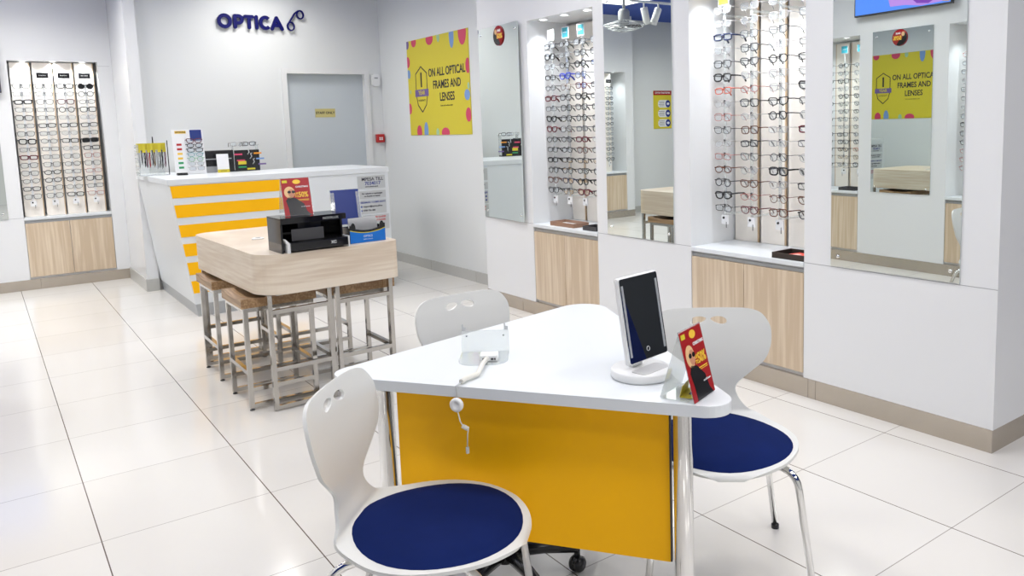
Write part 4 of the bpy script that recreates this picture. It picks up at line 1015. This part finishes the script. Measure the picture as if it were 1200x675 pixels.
text_m = MB().box(-.02, .015, -.004, .006, .001, .0013).build('print', ink, yc)

ps = thing('acrylic_phone_stand', 'clear acrylic phone display stand on the white table', 'phone stand', (1.165, 1.985, TOP), -.62)
MB().prism(rrect(-.072, .072, -.085, .05, [.045, .002, .002, .045]), 0, .003).build('clear_base', acryl, ps)
bk = MB().prism(rrect(-.072, .072, 0, .064, [.004, .004, .004, .004]), 0, .003, Matrix.Rotation(PI/2, 4, 'X')).build('clear_back', acryl, ps, loc=(0, .048, .003)); bk.rotation_euler = (-.18, 0, 0)
for s in (-1, 1):
    MB().prism([(0, 0), (.012, 0), (.012, .01), (.004, .012), (.004, .02), (0, .02)], 0, .004, Matrix.Translation((s*.064-.006, .0, .064)) @ Matrix.Rotation(PI/2, 4, 'X')).build('grip', silver, bk)
    MB().lathe([(0, 0), (.003, 0), (.003, .002), (0, .002)], (0, 0, 0), 8, Matrix.Translation((s*.056, -.003, .048)) @ Matrix.Rotation(PI/2, 4, 'X')).build('screw', grey, bk)
sb = thing('security_alarm_box', 'small white socket box on the base of the clear phone stand', 'alarm box', (1.158, 1.945, TOP+.0035), -.62)
MB().box(-.026, .026, -.022, .022, 0, .018, .003).build('box_body', white, sb)
MB().box(-.018, -.006, -.0232, -.022, .004, .010).box(.006, .014, -.0232, -.022, .004, .010).box(.016, .020, -.0232, -.022, .004, .010).build('port', darkg, sb)
cbx = thing('security_cable', 'thick white tether cable with a round pull and coiled wire hanging over the table edge', 'cable', (0, 0, 0))
nx_ = n_
def edge_pt(t_): return tri[0].lerp(tri[1], t_)
ep = edge_pt(.365)
e3 = Vector((ep.x+n_.x*.012, ep.y+n_.y*.012))
MB().tube([(1.138, 1.925, TOP+.014), (1.10, 1.885, TOP+.015), (1.05, 1.83, TOP+.0095), (ep.x+.035, ep.y+.02, TOP+.0085), (ep.x+.012, ep.y+.006, TOP+.0085)], .007, 10).build('tether', cable_m, cbx)
MB().tube([(ep.x+.012, ep.y+.006, TOP+.0075), (e3.x-.004, e3.y-.004, TOP+.005), (e3.x, e3.y, TT-.012), (e3.x, e3.y, TT-.03)], .0022, 8).build('connector', silver, cbx)
MB().lathe([(0, -.006), (.014, -.006), (.019, -.003), (.019, .003), (.014, .006), (.009, .006), (.008, .004), (0, .004)], (0, 0, 0), 24, Matrix.Translation((e3.x+n_.x*.004, e3.y+n_.y*.004, TT-.045)) @ Matrix.Rotation(math.atan2(n_.y, n_.x), 4, 'Z') @ Matrix.Rotation(PI/2, 4, 'Y')).build('round_pull', white, cbx)
w0 = [(e3.x, e3.y, TT-.063), (e3.x+d_.x*.006, e3.y+d_.y*.006, TT-.09), (e3.x+d_.x*.014, e3.y+d_.y*.014, TT-.105), (e3.x+d_.x*.03, e3.y+d_.y*.03, TT-.107), (e3.x+d_.x*.026, e3.y+d_.y*.026, TT-.125), (e3.x+d_.x*.024, e3.y+d_.y*.024, TT-.16)]
MB().tube(w0, .0018, 6).build('wire', cable_m, cbx)
MB().tube([(e3.x+d_.x*.012, e3.y+d_.y*.012, TT-.103), (e3.x+d_.x*.028, e3.y+d_.y*.028, TT-.110)], .006, 8).build('coil', cable_m, cbx)
MB().box(e3.x+d_.x*.024-.004, e3.x+d_.x*.024+.004, e3.y+d_.y*.024-.003, e3.y+d_.y*.024+.003, TT-.178, TT-.16, .001).build('plug', silver, cbx)

# office chair beside the shop corner, seen only in the table mirror
oc = thing('office_chair', 'dark blue office chair with rounded back, seen reflected in the small table mirror', 'office chair', (3.05, .70, 0), 2.75)
for k in range(5):
    a = 2*PI*k/5; MB().tube([(0, 0, .11), (.28*math.cos(a), .28*math.sin(a), .07)], [.025, .015], 8).lathe([(0, 0), (.028, 0), (.028, .055), (0, .055)], (.27*math.cos(a), .27*math.sin(a), 0), 12).build('base_arm', black, oc)
MB().lathe([(0, .1), (.03, .1), (.03, .4), (0, .4)], n=14).build('gas_column', black, oc)
MB().prism(rrect(-.24, .24, -.24, .24, .1), .41, .49, None, .02).build('seat', navyf, oc)
bb = MB().prism(rrect(-.24, .24, 0, .58, [.06, .22, .22, .06], 10), 0, .05, Matrix.Rotation(PI/2, 4, 'X'), .015).build('backrest', navyf, oc, loc=(0, .27, .52)); bb.rotation_euler = (-.1, 0, 0)
MB().box(-.03, .03, .20, .30, .395, .409).box(-.03, .03, .28, .295, .40, .75).build('back_support', black, oc)
